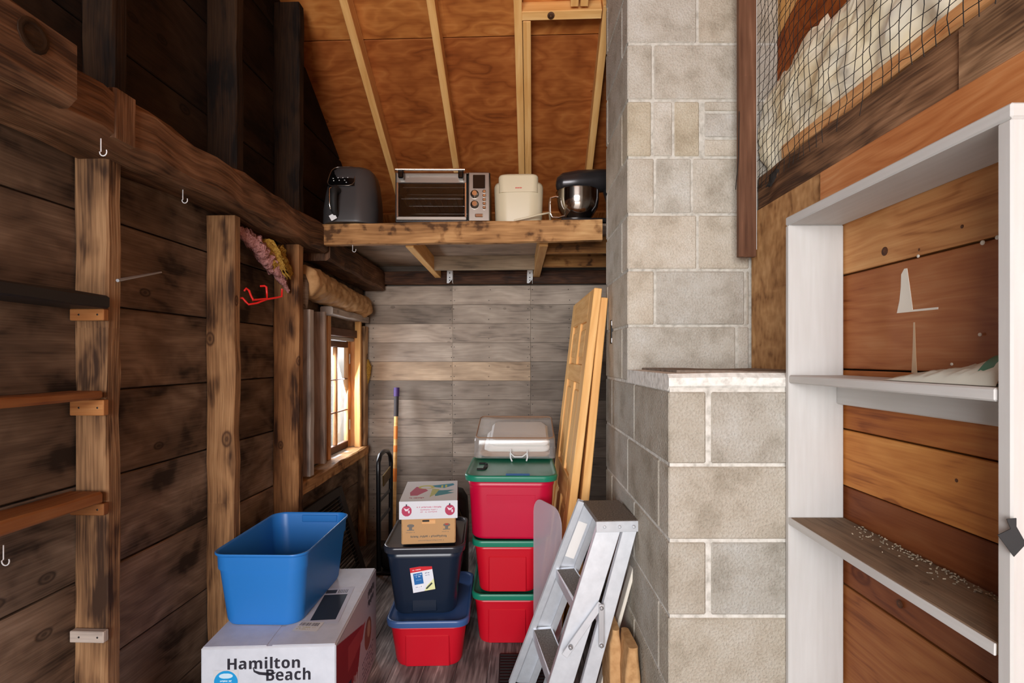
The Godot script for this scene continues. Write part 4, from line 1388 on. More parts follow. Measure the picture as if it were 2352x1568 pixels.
# ------------------------------------------------------------------ leaning doors
func doors():
	var spec = [["six-panel pine door leaning on the chimney, on top of the other door", 0.388, 0.300, 0.117, 2.24], ["plain pine door edge leaning behind the six-panel door, against the chimney", 0.417, 0.262, 0.093, 2.26]]
	for k in 2:
		var q = spec[k]
		var ht = (EYE + q[2]) / cos(q[3])
		var o = thing("door", q[0], "door", C(q[1] - (EYE + q[2]) * tan(q[3]) - 0.018, -EYE, q[4]), TH, "pine doors leaning on the chimney")
		o.rotation = Vector3(0, TH, -q[3])
		# local: y up the door, -z across its width, x its thickness
		var W = 0.76
		var T = 0.034
		var q2 = func(called, y0, y1, z0, z1, x0 = 0.0, th = 0.034, m = "pine", bev = 0.003):
			var s = Sh.new(2.0, 0.5, Vector2(y0 + k * 0.3, z0))
			s.box(Vector3(th, y1 - y0, z1 - z0), Vector3.ZERO, bev)
			return obj(called, s, m, o, Vector3(x0, (y0 + y1) / 2, -(z0 + z1) / 2))
		var st = 0.115
		q2.call("stile", 0, ht, 0, st)
		q2.call("stile", 0, ht, W - st, W)
		var ys = [0.0, 0.2, 0.72, 0.86, ht - 0.415, ht - 0.335, ht - 0.14, ht]
		ys = [0.0, 0.2, 0.64, 0.76, ht - 0.42, ht - 0.335, ht - 0.135, ht]
		for n in [0, 2, 4, 6]:
			q2.call("rail", ys[n], ys[n + 1], st, W - st)
		for n in [1, 3, 5]:
			q2.call("mullion", ys[n], ys[n + 1], W / 2 - 0.05, W / 2 + 0.05)
			for z in [[st, W / 2 - 0.05], [W / 2 + 0.05, W - st]]:
				var p = q2.call("panel", ys[n], ys[n + 1], z[0], z[1], 0.0, 0.012)
				var s = Sh.new(2.0, 0.5, Vector2(n, z[0]))
				s.box(Vector3(0.026, ys[n + 1] - ys[n] - 0.06, z[1] - z[0] - 0.06), Vector3.ZERO, 0.009)
				obj("raised_field", s, "pine", p)
	var h = thing("butt_hinge", "black butt hinge with two bright screw plates behind the leaning doors", "hinge", P(1405, 762, 2.205), TH)
	var s = Sh.new()
	s.box(Vector3(0.012, 0.10, 0.02), Vector3.ZERO, 0.002)
	obj("leaf", s, "black_metal", h)
	for y in [0.036, -0.036]:
		s = Sh.new()
		s.box(Vector3(0.008, 0.02, 0.004), Vector3(0, y, 0.011), 0.002)
		obj("screw_plate", s, "white_metal", h)

# ------------------------------------------------------------------ tubs
func tub(called, label, group, w, l, h, at, turn, m, lid = "", taper = 0.84, cat = "storage tub"):
	var o = thing(called, label, cat, at, turn, group)
	var r = w * 0.16
	var rings = []
	var prof = [[0.0, taper - 0.03], [0.012, taper], [h * 0.765, 0.95], [h * 0.77, 0.975], [h * 0.955, 0.985], [h * 0.96, 1.0], [h * 0.975, 1.02], [h, 1.02]]
	if lid:
		prof = [[0.0, taper - 0.03], [0.012, taper], [h * 0.84, 0.955], [h * 0.845, 0.965], [h - 0.022, 0.985], [h - 0.02, 0.9]]
	for k in prof:
		rings.append(rr(w * k[1], l - w * (1 - k[1]), r, k[0], 6))
	for k in [[h + 0.002, 1.005], [h - 0.006, 0.975], [h * 0.8, 0.955], [h * 0.77, 0.93], [0.014, taper - 0.02]]:
		if lid == "":
			rings.append(rr(w * k[1], l - w * (1 - k[1]), r, k[0], 6))
	var s = Sh.new()
	s.loft(rings, true, true, true)
	obj("body", s, m, o)
	if lid:
		var t = Sh.new()
		var lr = []
		for k in [[-0.022, 1.035], [-0.004, 1.05], [0.004, 1.04], [0.006, 1.01], [0.004, 0.97], [-0.006, 0.94], [-0.007, 0.5]]:
			lr.append(rr(w * k[1], l - w * (1 - k[1]), r, h + k[0] + 0.004, 6))
		t.loft(lr, true, false, true)
		obj("lid", t, lid, o)
	return o

func grip(o, w, l, h, m):
	for z in [-1.0, 1.0]:
		var s = Sh.new()
		s.box(Vector3(w * 0.42, 0.014, 0.02), Vector3(0, h * 0.62, z * (l / 2 - w * 0.035)), 0.006)
		obj("handle", s, m, o)

func tubs():
	# open blue tub on the appliance carton
	var d0 = 1.90
	var b = tub("storage_tub", "open blue plastic tub standing on the white appliance carton", "", 0.318, 0.478, 0.25, P(662, 1400, 1.995) * Vector3(1, 0, 1) + Vector3(0, 0.389, 0), TH - 0.02, "blue_plastic", "", 0.84)
	var s = Sh.new()
	s.box(Vector3(0.15, 0.03, 0.006), Vector3(0.03, 0.228, -0.232), 0.003)
	obj("rim_step", s, "blue_plastic", b)
	# column with the fruit box on top
	var a = tub("storage_tub", "red tub with a slate-blue lid on the floor, under the navy tub", "", 0.335, 0.50, 0.195, C(-0.362, -EYE, 2.43), TH + 0.03, "red_plastic", "slate_blue_plastic")
	face_panel(a, 0.335, 0.50, 0.195, "red_plastic")
	var n = tub("storage_tub", "navy tub with a black lid and a paper product label, under the cardboard box", "", 0.335, 0.42, 0.29, C(-0.385, -EYE + 0.2, 2.425), TH + 0.05, "navy_plastic", "black_lid", 0.8)
	s = Sh.new()
	s.box(Vector3(0.11, 0.085, 0.012), Vector3(0, 0.052, 0.176), 0.008)
	obj("grip_panel", s, "navy_plastic", n)
	var im = sheet(160, 176, c8(228, 232, 240))
	rect(im, 0, 0, 160, 34, c8(206, 34, 44))
	scribble(im, 16, 16, 60, 8, c8(240, 220, 224), 3)
	rect(im, 18, 44, 66, 78, c8(32, 104, 172))
	scribble(im, 26, 52, 50, 8, c8(200, 220, 240), 4)
	scribble(im, 36, 66, 30, 7, c8(210, 226, 244), 5)
	scribble(im, 30, 90, 40, 4, c8(150, 190, 226), 6)
	scribble(im, 104, 48, 30, 8, c8(120, 130, 160), 7)
	scribble(im, 104, 66, 30, 6, c8(120, 130, 160), 8)
	rect(im, 16, 132, 60, 16, c8(244, 244, 248))
	scribble(im, 22, 136, 46, 8, c8(150, 160, 186), 9)
	shape(im, [Vector2(80, 176), Vector2(104, 140), Vector2(160, 100), Vector2(160, 176)], c8(226, 230, 170))
	shape(im, [Vector2(92, 158), Vector2(140, 124), Vector2(146, 134), Vector2(100, 166)], c8(60, 66, 60))
	card("product_label", print_mat("tub_label", im), n, 0.094, 0.104, Transform3D(Basis.from_euler(Vector3(-0.07, 0, 0.16)), Vector3(-0.006, 0.162, 0.2025)))
	# stack of red tubs with green lids beside the doors
	var w = 0.31
	var t1 = tub("storage_tub", "bright red tub with a green lid, lowest of the stack of three beside the doors", "red tubs with green lids", w, 0.48, 0.226, C(-0.022, -EYE, 2.60), TH, "red_plastic", "green_plastic")
	face_panel(t1, w, 0.48, 0.226, "red_plastic")
	var t2 = tub("storage_tub", "bright red tub with a green lid, middle of the stack of three beside the doors", "red tubs with green lids", w, 0.48, 0.232, C(-0.02, -EYE + 0.238, 2.59), TH, "red_plastic", "green_plastic")
	face_panel(t2, w, 0.48, 0.232, "red_plastic")
	var t3 = tub("storage_tub", "large crimson tub with a green lid and blue tape, topmost of the stack of three", "red tubs with green lids", 0.405, 0.47, 0.282, C(-0.0, -EYE + 0.482, 2.575), TH - 0.02, "crimson_plastic", "green_plastic", 0.9)
	face_panel(t3, 0.405, 0.47, 0.282, "crimson_plastic")
	s = Sh.new()
	s.box(Vector3(0.11, 0.002, 0.034), Vector3(0.03, 0.281, 0.165), 0.0005)
	obj("tape_strip", s, "masking_blue", t3)
	s = Sh.new()
	for z in [-0.075, 0.06]:
		s.tube([Vector3(-0.168, 0.282, z), Vector3(-0.135, 0.282, z), Vector3(-0.128, 0.282, z * 0.75)], 0.006, 7)
	s.box(Vector3(0.02, 0.004, 0.06), Vector3(-0.13, 0.282, -0.005), 0.002)
	obj("latch_recess", s, "black_rubber", t3)
	# zipped vinyl bag of linen on the top lid
	var v = thing("linen_bag", "clear zipped vinyl bag of folded linen on the topmost green lid", "bag", C(0.018, -EYE + 0.776, 2.885), TH - 0.03)
	var nz = FastNoiseLite.new()
	nz.seed = 8
	nz.frequency = 8.0
	var rings = []
	for k in [[0.0, 0.97], [0.006, 1.0], [0.095, 0.99], [0.108, 0.95], [0.112, 0.5]]:
		var g = rr(0.43 * k[1], 0.33 * k[1], 0.03, k[0], 5)
		for i in g.size():
			g[i].y *= 0.97 + 0.75 * (0.165 - g[i].z) / 0.33
			g[i] += Vector3(1, 0.3, 1) * 0.004 * nz.get_noise_3dv(g[i] * 3)
		rings.append(g)
	s = Sh.new()
	s.loft(rings, true, true, true)
	obj("vinyl_cover", s, "clear_vinyl", v)
	s = Sh.new()
	var top = rings[3].duplicate()
	top.append(top[0])
	s.tube(Array(top), 0.0035, 6, false)
	obj("piping", s, "brown_cloth", v)
	for k in 3:
		s = Sh.new()
		var lr = []
		for q in [[0.0, 0.92], [0.012, 0.97], [0.03, 0.97], [0.042, 0.9]]:
			var g = rr(0.385 * q[1] - 0.03 * k, 0.28 * q[1], 0.03, q[0] + 0.004 + 0.036 * k, 5)
			for i in g.size():
				g[i].y *= 0.72 + 0.7 * (0.14 - g[i].z) / 0.31
				g[i] += Vector3(0.012 * k, 0, 0) + Vector3.ONE * 0.008 * nz.get_noise_3dv(g[i] * 2 + Vector3.ONE * k)
			lr.append(g)
		s.loft(lr, true, true, true)
		obj("folded_linen", s, ["brown_cloth", "white_cloth", "white_cloth"][k], v)
	s = Sh.new()
	s.tube([Vector3(-0.02, 0.05, 0.162), Vector3(-0.02, 0.03, 0.172), Vector3(0.0, 0.012, 0.175), Vector3(0.04, 0.012, 0.175), Vector3(0.065, 0.03, 0.172), Vector3(0.068, 0.045, 0.162)], 0.004, 6)
	s.tube([Vector3(-0.022, 0.03, 0.168), Vector3(-0.02, 0.005, 0.172), Vector3(-0.012, -0.012, 0.176)], 0.0045, 6)
	s.tube([Vector3(0.066, 0.03, 0.168), Vector3(0.067, 0.008, 0.172), Vector3(0.062, -0.01, 0.176)], 0.0045, 6)
	obj("carry_handle", s, "white_metal", v)

func face_panel(o, w, l, h, m):
	var s = Sh.new()
	s.t = Transform3D(Basis(Vector3.RIGHT, w * 0.11 * 0.5 / h), Vector3(0, h * 0.4, l / 2 - w * 0.05))
	s.box(Vector3(w * 0.56, h * 0.72, 0.012), Vector3(0, -0.008, -0.0025), 0.005)
	obj("front_panel", s, m, o)

# ------------------------------------------------------------------ boxes
func carton(o, called, w, h, l, m, open_top = false):
	var s = Sh.new(1, 1)
	s.box(Vector3(w, h, l), Vector3(0, h / 2, 0), 0.004)
	return obj(called, s, m, o)

func boxes():
	# appliance carton under the blue tub
	var W = 0.42
	var L = 0.611
	var H = 0.3845
	var near = C((617 - 1176) / 1200.0 * 1.657, -EYE, 1.657)
	var tr = TH + 0.05
	var at = near - Vector3(sin(tr), 0, cos(tr)) * L / 2
	var o = thing("appliance_carton", "white appliance carton with black lettering, under the open blue tub", "box", at, tr)
	carton(o, "body", W, H, L, "carton")
	var s = Sh.new(1, 1)
	s.box(Vector3(W * 0.47, 0.0025, L - 0.01), Vector3(-W * 0.255, H + 0.001, 0), 0.001)
	obj("flap", s, "carton", o)
	s = Sh.new(1, 1)
	s.box(Vector3(W * 0.47, 0.0025, L - 0.01), Vector3(W * 0.255, H + 0.0012, 0), 0.001)
	obj("flap", s, "carton", o)
	letters("Hamilton", 0.05, "ink", o, Transform3D(Basis().scaled(Vector3(1.04, 0.96, 1)), Vector3(-0.132, H - 0.052, L / 2 + 0.0005)), "lettering")
	letters("Beach", 0.05, "ink", o, Transform3D(Basis(), Vector3(-0.012, H - 0.09, L / 2 + 0.0005)), "lettering")
	s = Sh.new()
	s.prism([Vector2(-0.043, 0.009), Vector2(-0.034, 0.014), Vector2(-0.04, 0.007), Vector2(-0.036, 0.0), Vector2(-0.02, -0.005), Vector2(0.012, -0.008), Vector2(0.03, -0.007), Vector2(0.022, -0.013), Vector2(0.0, -0.0165), Vector2(-0.024, -0.013), Vector2(-0.04, -0.004)], 0.0, 0.0008)
	obj("emblem", s, "ink", o, Vector3(-0.006, H - 0.074, L / 2))
	var im = sheet(128, 128, c8(206, 208, 212))
	oval(im, 64, 64, 62, 62, c8(28, 150, 214))
	oval(im, 64, 30, 36, 14, c8(196, 226, 244))
	for k in 4:
		scribble(im, 34, 52 + k * 14, 60, 8, c8(220, 238, 248), 20 + k)
	card("round_badge", print_mat("badge", im), o, 0.076, 0.076, Transform3D(Basis(), Vector3(-0.132, H - 0.108, L / 2 + 0.001)))
	# printed side
	im = sheet(256, 136, c8(196, 190, 200))
	shape(im, [Vector2(0, 0), Vector2(150, 40), Vector2(90, 136), Vector2(0, 136)], c8(150, 40, 52))
	shape(im, [Vector2(0, 60), Vector2(80, 80), Vector2(60, 136), Vector2(0, 136)], c8(44, 48, 76))
	shape(im, [Vector2(60, 30), Vector2(170, 44), Vector2(150, 60), Vector2(60, 62)], c8(178, 70, 76))
	oval(im, 190, 70, 26, 22, c8(150, 96, 84))
	oval(im, 196, 66, 12, 12, c8(206, 166, 140))
	for k in 5:
		scribble(im, 150, 96 + k * 7, 80, 3, c8(90, 88, 110), 30 + k)
	scribble(im, 90, 84, 36, 40, c8(220, 214, 220), 41)
	scribble(im, 190, 10, 46, 10, c8(40, 36, 46), 42)
	scribble(im, 190, 24, 46, 10, c8(40, 36, 46), 43)
	card("printed_side", print_mat("carton_side", im), o, L - 0.01, H - 0.01, Transform3D(Basis(Vector3.UP, PI / 2), Vector3(W / 2 + 0.0008, H / 2, 0)))
	# papers on the top
	im = sheet(128, 256, c8(196, 202, 216))
	rect(im, 16, 56, 96, 180, c8(42, 54, 70))
	rect(im, 16, 18, 44, 28, c8(60, 68, 82))
	for k in 6:
		rect(im, 68 + k * 7, 18, 3, 28, c8(70, 76, 90))
	card("shipping_label", print_mat("ship_label", im), o, 0.115, 0.28, Transform3D(Basis.from_euler(Vector3(-PI / 2, 0.05, 0)), Vector3(0.115, H + 0.0035, 0.03)))
	im = sheet(128, 80, c8(218, 218, 214))
	var r = RandomNumberGenerator.new()
	r.seed = 4
	var x = 12
	while x < 116:
		var bw = r.randi_range(1, 4)
		rect(im, x, 8, bw, 28, c8(60, 60, 70))
		x += bw + r.randi_range(2, 4)
	scribble(im, 14, 44, 90, 8, c8(190, 180, 120), 51)
	scribble(im, 14, 60, 70, 8, c8(190, 180, 120), 52)
	card("barcode_label", print_mat("barcode", im), o, 0.085, 0.06, Transform3D(Basis.from_euler(Vector3(-PI / 2, -0.12, 0)), Vector3(0.085, H + 0.004, 0.19)))
	# fruit box lid on a cardboard box
	var top = EYE - 0.803 + 0.006
	var kb = thing("cardboard_box", "brown cardboard carton with a hand slot, standing on the navy tub", "box", C(-0.377, -0.803 + 0.001, 2.425), TH + 0.1)
	carton(kb, "body", 0.232, 0.111, 0.34, "kraft")
	s = Sh.new()
	s.box(Vector3(0.058, 0.02, 0.001), Vector3(0, 0.097, 0.1702), 0.0004)
	obj("hand_slot", s, "fir", kb)
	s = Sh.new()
	s.box(Vector3(0.03, 0.008, 0.001), Vector3(-0.012, 0.1, 0.1706), 0.0003)  # thin black chip painted as the shade inside the hand slot
	obj("slot_shade", s, "black_rubber", kb)
	im = sheet(200, 150, c8(190, 148, 102))
	for k in [[30, 40], [170, 40]]:
		oval(im, k[0], k[1], 14, 10, c8(112, 106, 100))
		rect(im, k[0] - 6, k[1], 12, 26, c8(112, 106, 100))
		rect(im, k[0] - 14, k[1] + 24, 28, 5, c8(112, 106, 100))
		scribble(im, k[0] - 18, k[1] + 38, 36, 5, c8(140, 120, 96), 60 + k[0])
	oval(im, 170, 36, 8, 6, c8(166, 70, 60))
	scribble(im, 30, 100, 140, 12, c8(112, 100, 88), 63)
	scribble(im, 60, 128, 100, 6, c8(140, 120, 96), 64)
	card("printed_front", print_mat("kraft_front", im), kb, 0.22, 0.107, Transform3D(Basis(), Vector3(0, 0.0555, 0.1704)))
	move_front(kb, ["hand_slot", "slot_shade"])
	var fb = thing("fruit_box_lid", "white fruit box lid printed with red tomatoes, on top of the brown carton", "box", C(-0.377, -0.803 + 0.1115, 2.425), TH + 0.1)
	carton(fb, "body", 0.25, 0.078, 0.36, "white_paint")
	im = sheet(256, 80, c8(216, 218, 224))
	for k in [[32, 42], [222, 42]]:
		oval(im, k[0], k[1], 22, 24, c8(178, 62, 92))
		shape(im, [Vector2(k[0] - 14, k[1] - 14), Vector2(k[0], k[1] - 8), Vector2(k[0] + 14, k[1] - 14), Vector2(k[0] + 4, k[1]), Vector2(k[0] - 6, k[1])], c8(226, 210, 220))
		oval(im, k[0] + 10, k[1] + 4, 4, 7, c8(226, 210, 220))
		rect(im, k[0] - 3, k[1] - 30, 5, 10, c8(50, 46, 60))
	scribble(im, 76, 24, 108, 6, c8(200, 130, 150), 71)
	scribble(im, 92, 36, 76, 5, c8(200, 150, 165), 72)
	scribble(im, 92, 46, 76, 5, c8(200, 150, 165), 73)
	card("printed_front", print_mat("fruit_front", im), fb, 0.248, 0.076, Transform3D(Basis(), Vector3(0, 0.039, 0.1806)))
	im = sheet(160, 200, c8(222, 224, 224))
	shape(im, [Vector2(20, 120), Vector2(34, 60), Vector2(60, 76), Vector2(72, 104), Vector2(44, 150), Vector2(24, 150)], c8(190, 92, 116))
	oval(im, 66, 66, 26, 20, c8(206, 206, 120))
	oval(im, 64, 70, 16, 12, c8(222, 224, 224))
	shape(im, [Vector2(82, 50), Vector2(146, 30), Vector2(150, 48), Vector2(120, 80), Vector2(92, 70)], c8(74, 150, 172))
	shape(im, [Vector2(90, 104), Vector2(150, 100), Vector2(130, 120), Vector2(150, 130), Vector2(96, 160)], c8(80, 150, 160))
	shape(im, [Vector2(84, 84), Vector2(106, 90), Vector2(96, 140), Vector2(80, 170)], c8(196, 200, 130))
	rect(im, 110, 50, 6, 26, c8(206, 210, 110))
	rect(im, 122, 46, 6, 26, c8(206, 210, 110))
	scribble(im, 24, 168, 40, 8, c8(170, 90, 100), 81)
	card("printed_top", print_mat("fruit_top", im), fb, 0.246, 0.356, Transform3D(Basis(Vector3.RIGHT, -PI / 2), Vector3(0, 0.0786, 0)))
	im = sheet(64, 16, c8(176, 104, 96))
	card("printed_side", print_mat("fruit_side", im), fb, 0.356, 0.074, Transform3D(Basis(Vector3.UP, PI / 2), Vector3(0.1256, 0.039, 0)))

func move_front(o, called):
	for n in called:
		o.get_node(n).position.z += 0.0006

# ------------------------------------------------------------------ ladder
func ladder():
	var bx0 = 0.2
	var bd = 1.85
	var o = thing("step_ladder", "folded aluminium step ladder with a worn brown cap leaning by the chimney", "ladder", C(bx0 - 0.01, -EYE, bd), TH)
	var L = func(x, h, d):
		return Vector3(x - bx0, h + EYE, bd - d)
	# cap
	var s = Sh.new(1, 1)
	s.t = Transform3D(Basis(Vector3.UP, 0.06), L.call(0.356, -0.548, 1.865))
	s.box(Vector3(0.142, 0.014, 0.254), Vector3.ZERO, 0.004)
	var cap = obj("cap", s, "worn_tread", o)
	s = Sh.new(1, 1)
	s.t = Transform3D(Basis(Vector3.UP, 0.06), L.call(0.362, -0.560, 1.737))
	s.box(Vector3(0.146, 0.036, 0.004), Vector3.ZERO, 0.001)
	obj("end_plate", s, "aluminium", cap)
	for x in [-0.045, 0.005, 0.052]:
		s = Sh.new()
		s.t = Transform3D(Basis(Vector3.RIGHT, PI / 2), L.call(0.362 + x, -0.560, 1.734))
		s.lathe([Vector2(0.006, 0), Vector2(0.0055, 0.002), Vector2(0.003, 0.0035)], 10)
		obj("rivet", s, "aluminium", cap)
	# rails: channels with flanges
	var rail = func(called, a, b, w, t, flange):
		var z = Sh.new(1, 1)
		var dir = (b - a).normalized()
		var side = Vector3(0, 0, 1)
		z.bar(a, b, w, t, 0.0015, side)
		var acr = side.cross(dir).normalized()
		for q in [-1.0, 1.0]:
			z.bar(a + acr * q * (w / 2 - 0.0015) - side * flange / 2, b + acr * q * (w / 2 - 0.0015) - side * flange / 2, 0.003, flange, 0.001, side)
		return obj(called, z, "aluminium", o)
	var fa = L.call(0.335, -0.562, 1.742)
	var fb = L.call(0.093, -1.295, 1.69)
	var ga = L.call(0.303, -0.56, 1.985)
	var gb = L.call(0.045, -1.295, 2.08)
	rail.call("front_rail", fa, fb, 0.078, 0.004, 0.022)
	var fr = rail.call("front_rail", ga, gb, 0.078, 0.004, -0.022)
	var ra = L.call(0.404, -0.57, 1.742)
	var rb = L.call(0.195, -1.295, 1.70)
	rail.call("rear_rail", ra, rb, 0.046, 0.004, 0.02)
	rail.call("rear_rail", L.call(0.395, -0.565, 1.99), L.call(0.165, -1.295, 2.07), 0.046, 0.004, -0.02)
	# steps
	for h in [-0.815, -1.06]:
		var u = (h + 0.562) / (-1.295 + 0.562)
		var a = fa.lerp(fb, u)
		var b = ga.lerp(gb, u)
		s = Sh.new(1, 1)
		s.bar(a + Vector3(0, 0.008, -0.01), b + Vector3(0, 0.008, 0.01), 0.074, 0.005, 0.001)
		s.bar(a + Vector3(-0.036, -0.012, -0.01), b + Vector3(-0.036, -0.012, 0.01), 0.004, 0.04, 0.001)
		obj("step", s, "aluminium", o)
		s = Sh.new(1, 1)
		s.bar(a + Vector3(0, 0.0108, -0.03), b + Vector3(0, 0.0108, 0.03), 0.066, 0.0015, 0.0005)
		obj("step_tread", s, "worn_tread", o)
	# rear cross bars
	for u in [0.45, 0.85]:
		s = Sh.new(1, 1)
		s.bar(ra.lerp(rb, u), L.call(0.395, -0.565, 1.99).lerp(L.call(0.165, -1.295, 2.07), u), 0.006, 0.03, 0.001)
		obj("cross_bar", s, "aluminium", o)
	# spreader
	var hub = L.call((1387 - 1176) / 1200.0 * 1.72, -0.805, 1.722)
	var e1 = L.call((1302 - 1176) / 1200.0 * 1.70, (822 - 1500) / 1200.0 * 1.70, 1.70)
	var e2 = L.call((1388 - 1176) / 1200.0 * 1.70, (822 - 1485) / 1200.0 * 1.70, 1.71)
	s = Sh.new(1, 1)
	s.bar(hub + Vector3(0, 0, 0.008), e1 + Vector3(0, 0, 0.016), 0.022, 0.003, 0.001, Vector3(0, 0, 1))
	obj("spreader_arm", s, "aluminium", o)
	s = Sh.new(1, 1)
	s.bar(hub + Vector3(0, 0, 0.012), e2 + Vector3(0, 0, 0.012), 0.018, 0.003, 0.001, Vector3(0, 0, 1))
	obj("spreader_arm", s, "zinc", o)
	for p in [hub + Vector3(0, -0.012, 0.014), e2 + Vector3(0, 0.006, 0.014), e1 + Vector3(0.02, 0.03, 0.02)]:
		s = Sh.new()
		s.t = Transform3D(Basis(Vector3.RIGHT, PI / 2), p)
		s.lathe([Vector2(0.0075, -0.004), Vector2(0.007, 0.003), Vector2(0.003, 0.005)], 10)
		obj("bolt", s, "zinc", o)
	# sticker on the far rail
	var dirr = (gb - ga).normalized()
	var acr = Vector3(0, 0, 1).cross(dirr).normalized()
	s = Sh.new(1, 1)
	s.bar(ga + dirr * 0.07 + Vector3(0, 0, 0.0035), ga + dirr * 0.22 + Vector3(0, 0, 0.0035), 0.036, 0.001, 0.0003, Vector3(0, 0, 1))
	obj("sticker", s, "white_cloth", fr)

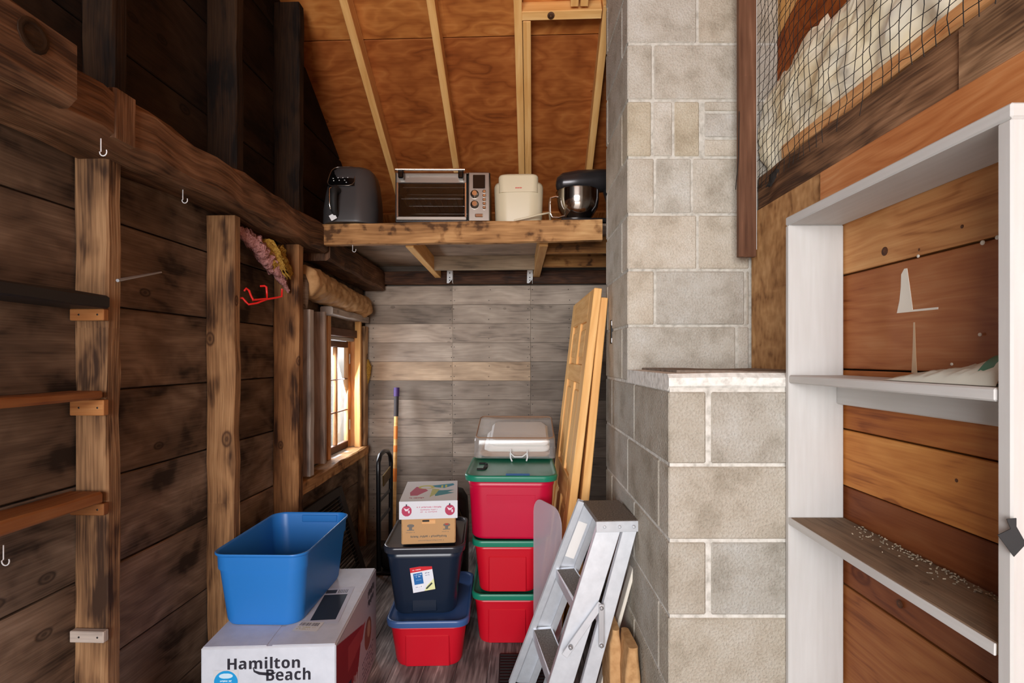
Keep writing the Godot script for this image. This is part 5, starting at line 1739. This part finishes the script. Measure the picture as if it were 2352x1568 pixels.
# ------------------------------------------------------------------ the rest
func odds():
	# pole
	var p = thing("pole", "long striped wooden pole with dark grip and purple tip, against the grey wall", "pole", C(-0.795, -EYE, 3.50))
	var a = Vector3.ZERO
	var b = P(911, 890, 3.64) - p.position
	var seg = func(called, u0, u1, r, m):
		var z = Sh.new()
		z.tube([a.lerp(b, u0), a.lerp(b, u1)], r, 12)
		obj(called, z, m, p)
	seg.call("shaft", 0.0, 0.83, 0.0135, "pine")
	seg.call("grip", 0.82, 0.955, 0.0165, "dark_grip")
	seg.call("rubber_tip", 0.945, 1.0, 0.02, "purple_rubber")
	for u in [[0.42, 0.5], [0.6, 0.64], [0.68, 0.76]]:
		seg.call("tape_band", u[0], u[1], 0.0141, "orange_tape")
	# hand truck
	var t = thing("hand_truck", "black tubular hand truck standing at the end of the grey wall", "hand truck", C(-0.83, -EYE, 3.28))
	var o = t.position
	var s = Sh.new()
	var l = P(870, 1080, 3.12)
	var r = P(897, 1080, 3.42)
	var pts = [Vector3(l.x, 0.03, l.z) - o]
	pts.append(P(869, 1090, 3.12) - o)
	pts.append(P(869, 1062, 3.12) - o)
	pts.append(P(873, 1045, 3.15) - o)
	pts.append(P(882, 1036, 3.24) - o)
	pts.append(P(890, 1035, 3.34) - o)
	pts.append(P(896, 1045, 3.40) - o)
	pts.append(P(898, 1062, 3.42) - o)
	pts.append(Vector3(r.x, 0.03, r.z) - o)
	s.tube(pts, 0.0135, 10)
	obj("frame", s, "black_metal", t)
	for y in [0.32, 0.44]:
		s = Sh.new()
		s.bar(Vector3(l.x, y, l.z) - o, Vector3(r.x, y, r.z) - o, 0.012, 0.02)
		obj("cross_bar", s, "black_metal", t)
	s = Sh.new()
	s.bar(Vector3(l.x, 0.54, l.z).lerp(Vector3(r.x, 0.54, r.z), 0.35) - o, Vector3(r.x, 0.56, r.z) - o, 0.01, 0.07)
	obj("label_plate", s, "brass_dull", t)
	s = Sh.new()
	s.bar(Vector3(l.x, 0.012, l.z) - o, Vector3(r.x, 0.012, r.z) - o, 0.2, 0.006, 0.001)
	obj("toe_plate", s, "black_metal", t)
	for e in [l.lerp(r, 0.25), r]:
		s = Sh.new()
		s.t = Transform3D(Basis(Vector3.RIGHT, PI / 2), Vector3(e.x + 0.06, 0.085, e.z) - o)
		s.lathe([Vector2(0.02, -0.02), Vector2(0.07, -0.02), Vector2(0.082, -0.012), Vector2(0.082, 0.012), Vector2(0.07, 0.02), Vector2(0.02, 0.02)], 20)
		obj("wheel", s, "black_rubber", t)
	# black case behind the fruit box
	var c = thing("black_case", "black rounded case standing behind the fruit box and navy tub", "case", C(-0.42, -EYE, 2.98), TH)
	var rings = []
	for k in [[0.0, 0.9], [0.02, 0.98], [0.40, 1.0], [0.50, 0.96], [0.545, 0.82], [0.56, 0.5]]:
		rings.append(rr(0.34 * k[1], 0.2 * k[1], 0.05, k[0], 5))
	s = Sh.new()
	s.loft(rings, true, true, true)
	obj("shell", s, "black_rubber", c)
	s = Sh.new()
	s.tube([Vector3(0.1, 0.05, 0.102), Vector3(0.13, 0.2, 0.108), Vector3(0.13, 0.42, 0.106), Vector3(0.09, 0.52, 0.09), Vector3(-0.02, 0.55, 0.07)], 0.022, 9)
	obj("padded_edge", s, "black_metal", c)
	# frosted lid standing on edge
	s = Sh.new()
	var pts2 = []
	var W = 0.24
	var H = 0.68
	for q in [[1, 1, 0], [0, 1, 1], [0, 0, 2], [1, 0, 3]]:
		for k in 7:
			var an = PI / 2 * (q[2] + k / 6.0)
			pts2.append(Vector2(q[0] * W + (-0.07 if q[0] == 1 else 0.07) + cos(an) * 0.07, q[1] * H + (-0.07 if q[1] == 1 else 0.07) + sin(an) * 0.07))
	s.prism(pts2, -0.002, 0.002)
	var lid = tag(obj("clear_lid", s, "frosted_plastic", null, C(0.100, -EYE + 0.002, 2.305), TH), "frosted translucent plastic lid standing on edge by the red tubs", "lid")
	lid.rotation = Vector3(0, TH - 1.128, 0)
	lid.position = C(0.098, -EYE + 0.002, 2.34)
	# floor mat
	s = Sh.new()
	s.box(Vector3(0.2, 0.008, 0.46), Vector3(0, 0.004, 0), 0.003)
	for k in 22:
		s.box(Vector3(0.19, 0.003, 0.008), Vector3(0, 0.009, -0.215 + k * 0.0205), 0.001)
	tag(obj("floor_mat", s, "black_rubber", null, C(0.045, -EYE, 2.06), TH), "small black ribbed floor mat on the painted boards beside the ladder", "mat")
	# scrap board and paper bundles behind the ladder
	s = Sh.new(2.0, 0.5, Vector2(0.3, 0.4))
	s.bar(Vector3(0, 0, 0), P(1455, 1296, 1.84) - C(0.30, -EYE, 1.93), 0.012, 0.05, 0.002, Vector3(0, 0, 1))
	s.col = Color(0.95, 0.95, 0.95)
	tag(obj("scrap_board", s, "scraped_white", null, C(0.30, -EYE, 1.93), TH * 0), "short cut strip of pale wood leaning behind the ladder", "board")
	var nz = FastNoiseLite.new()
	nz.seed = 6
	nz.frequency = 12.0
	for k in 2:
		s = Sh.new(1, 1)
		var q = [[0.365, 1.80, 0.37], [0.398, 1.66, 0.40]][k]
		q = [[0.352, 1.83, 0.38], [0.388, 1.74, 0.37]][k]
		var lr = []
		for y in [0.0, 0.05, 0.12, 0.2, 0.27, 0.33, 0.36, q[2]]:
			var g = rr(0.048 if y < 0.3 else 0.048 - (y - 0.3) * 0.3, 0.17 - y * 0.1, 0.012, y, 3)
			for i in g.size():
				g[i] += Vector3(1, 0.6, 1) * 0.007 * nz.get_noise_3dv(g[i] + Vector3.ONE * k)
			lr.append(g)
		s.loft(lr, true, true, true)
		tag(obj("paper_bundle", s, "kraft_paper", null, C(q[0], -EYE, q[1]), TH), ["folded brown paper bundle behind the ladder, the one toward the tubs", "folded brown paper bundle behind the ladder, the one against the chimney"][k], "paper", "brown paper bundles behind the ladder")
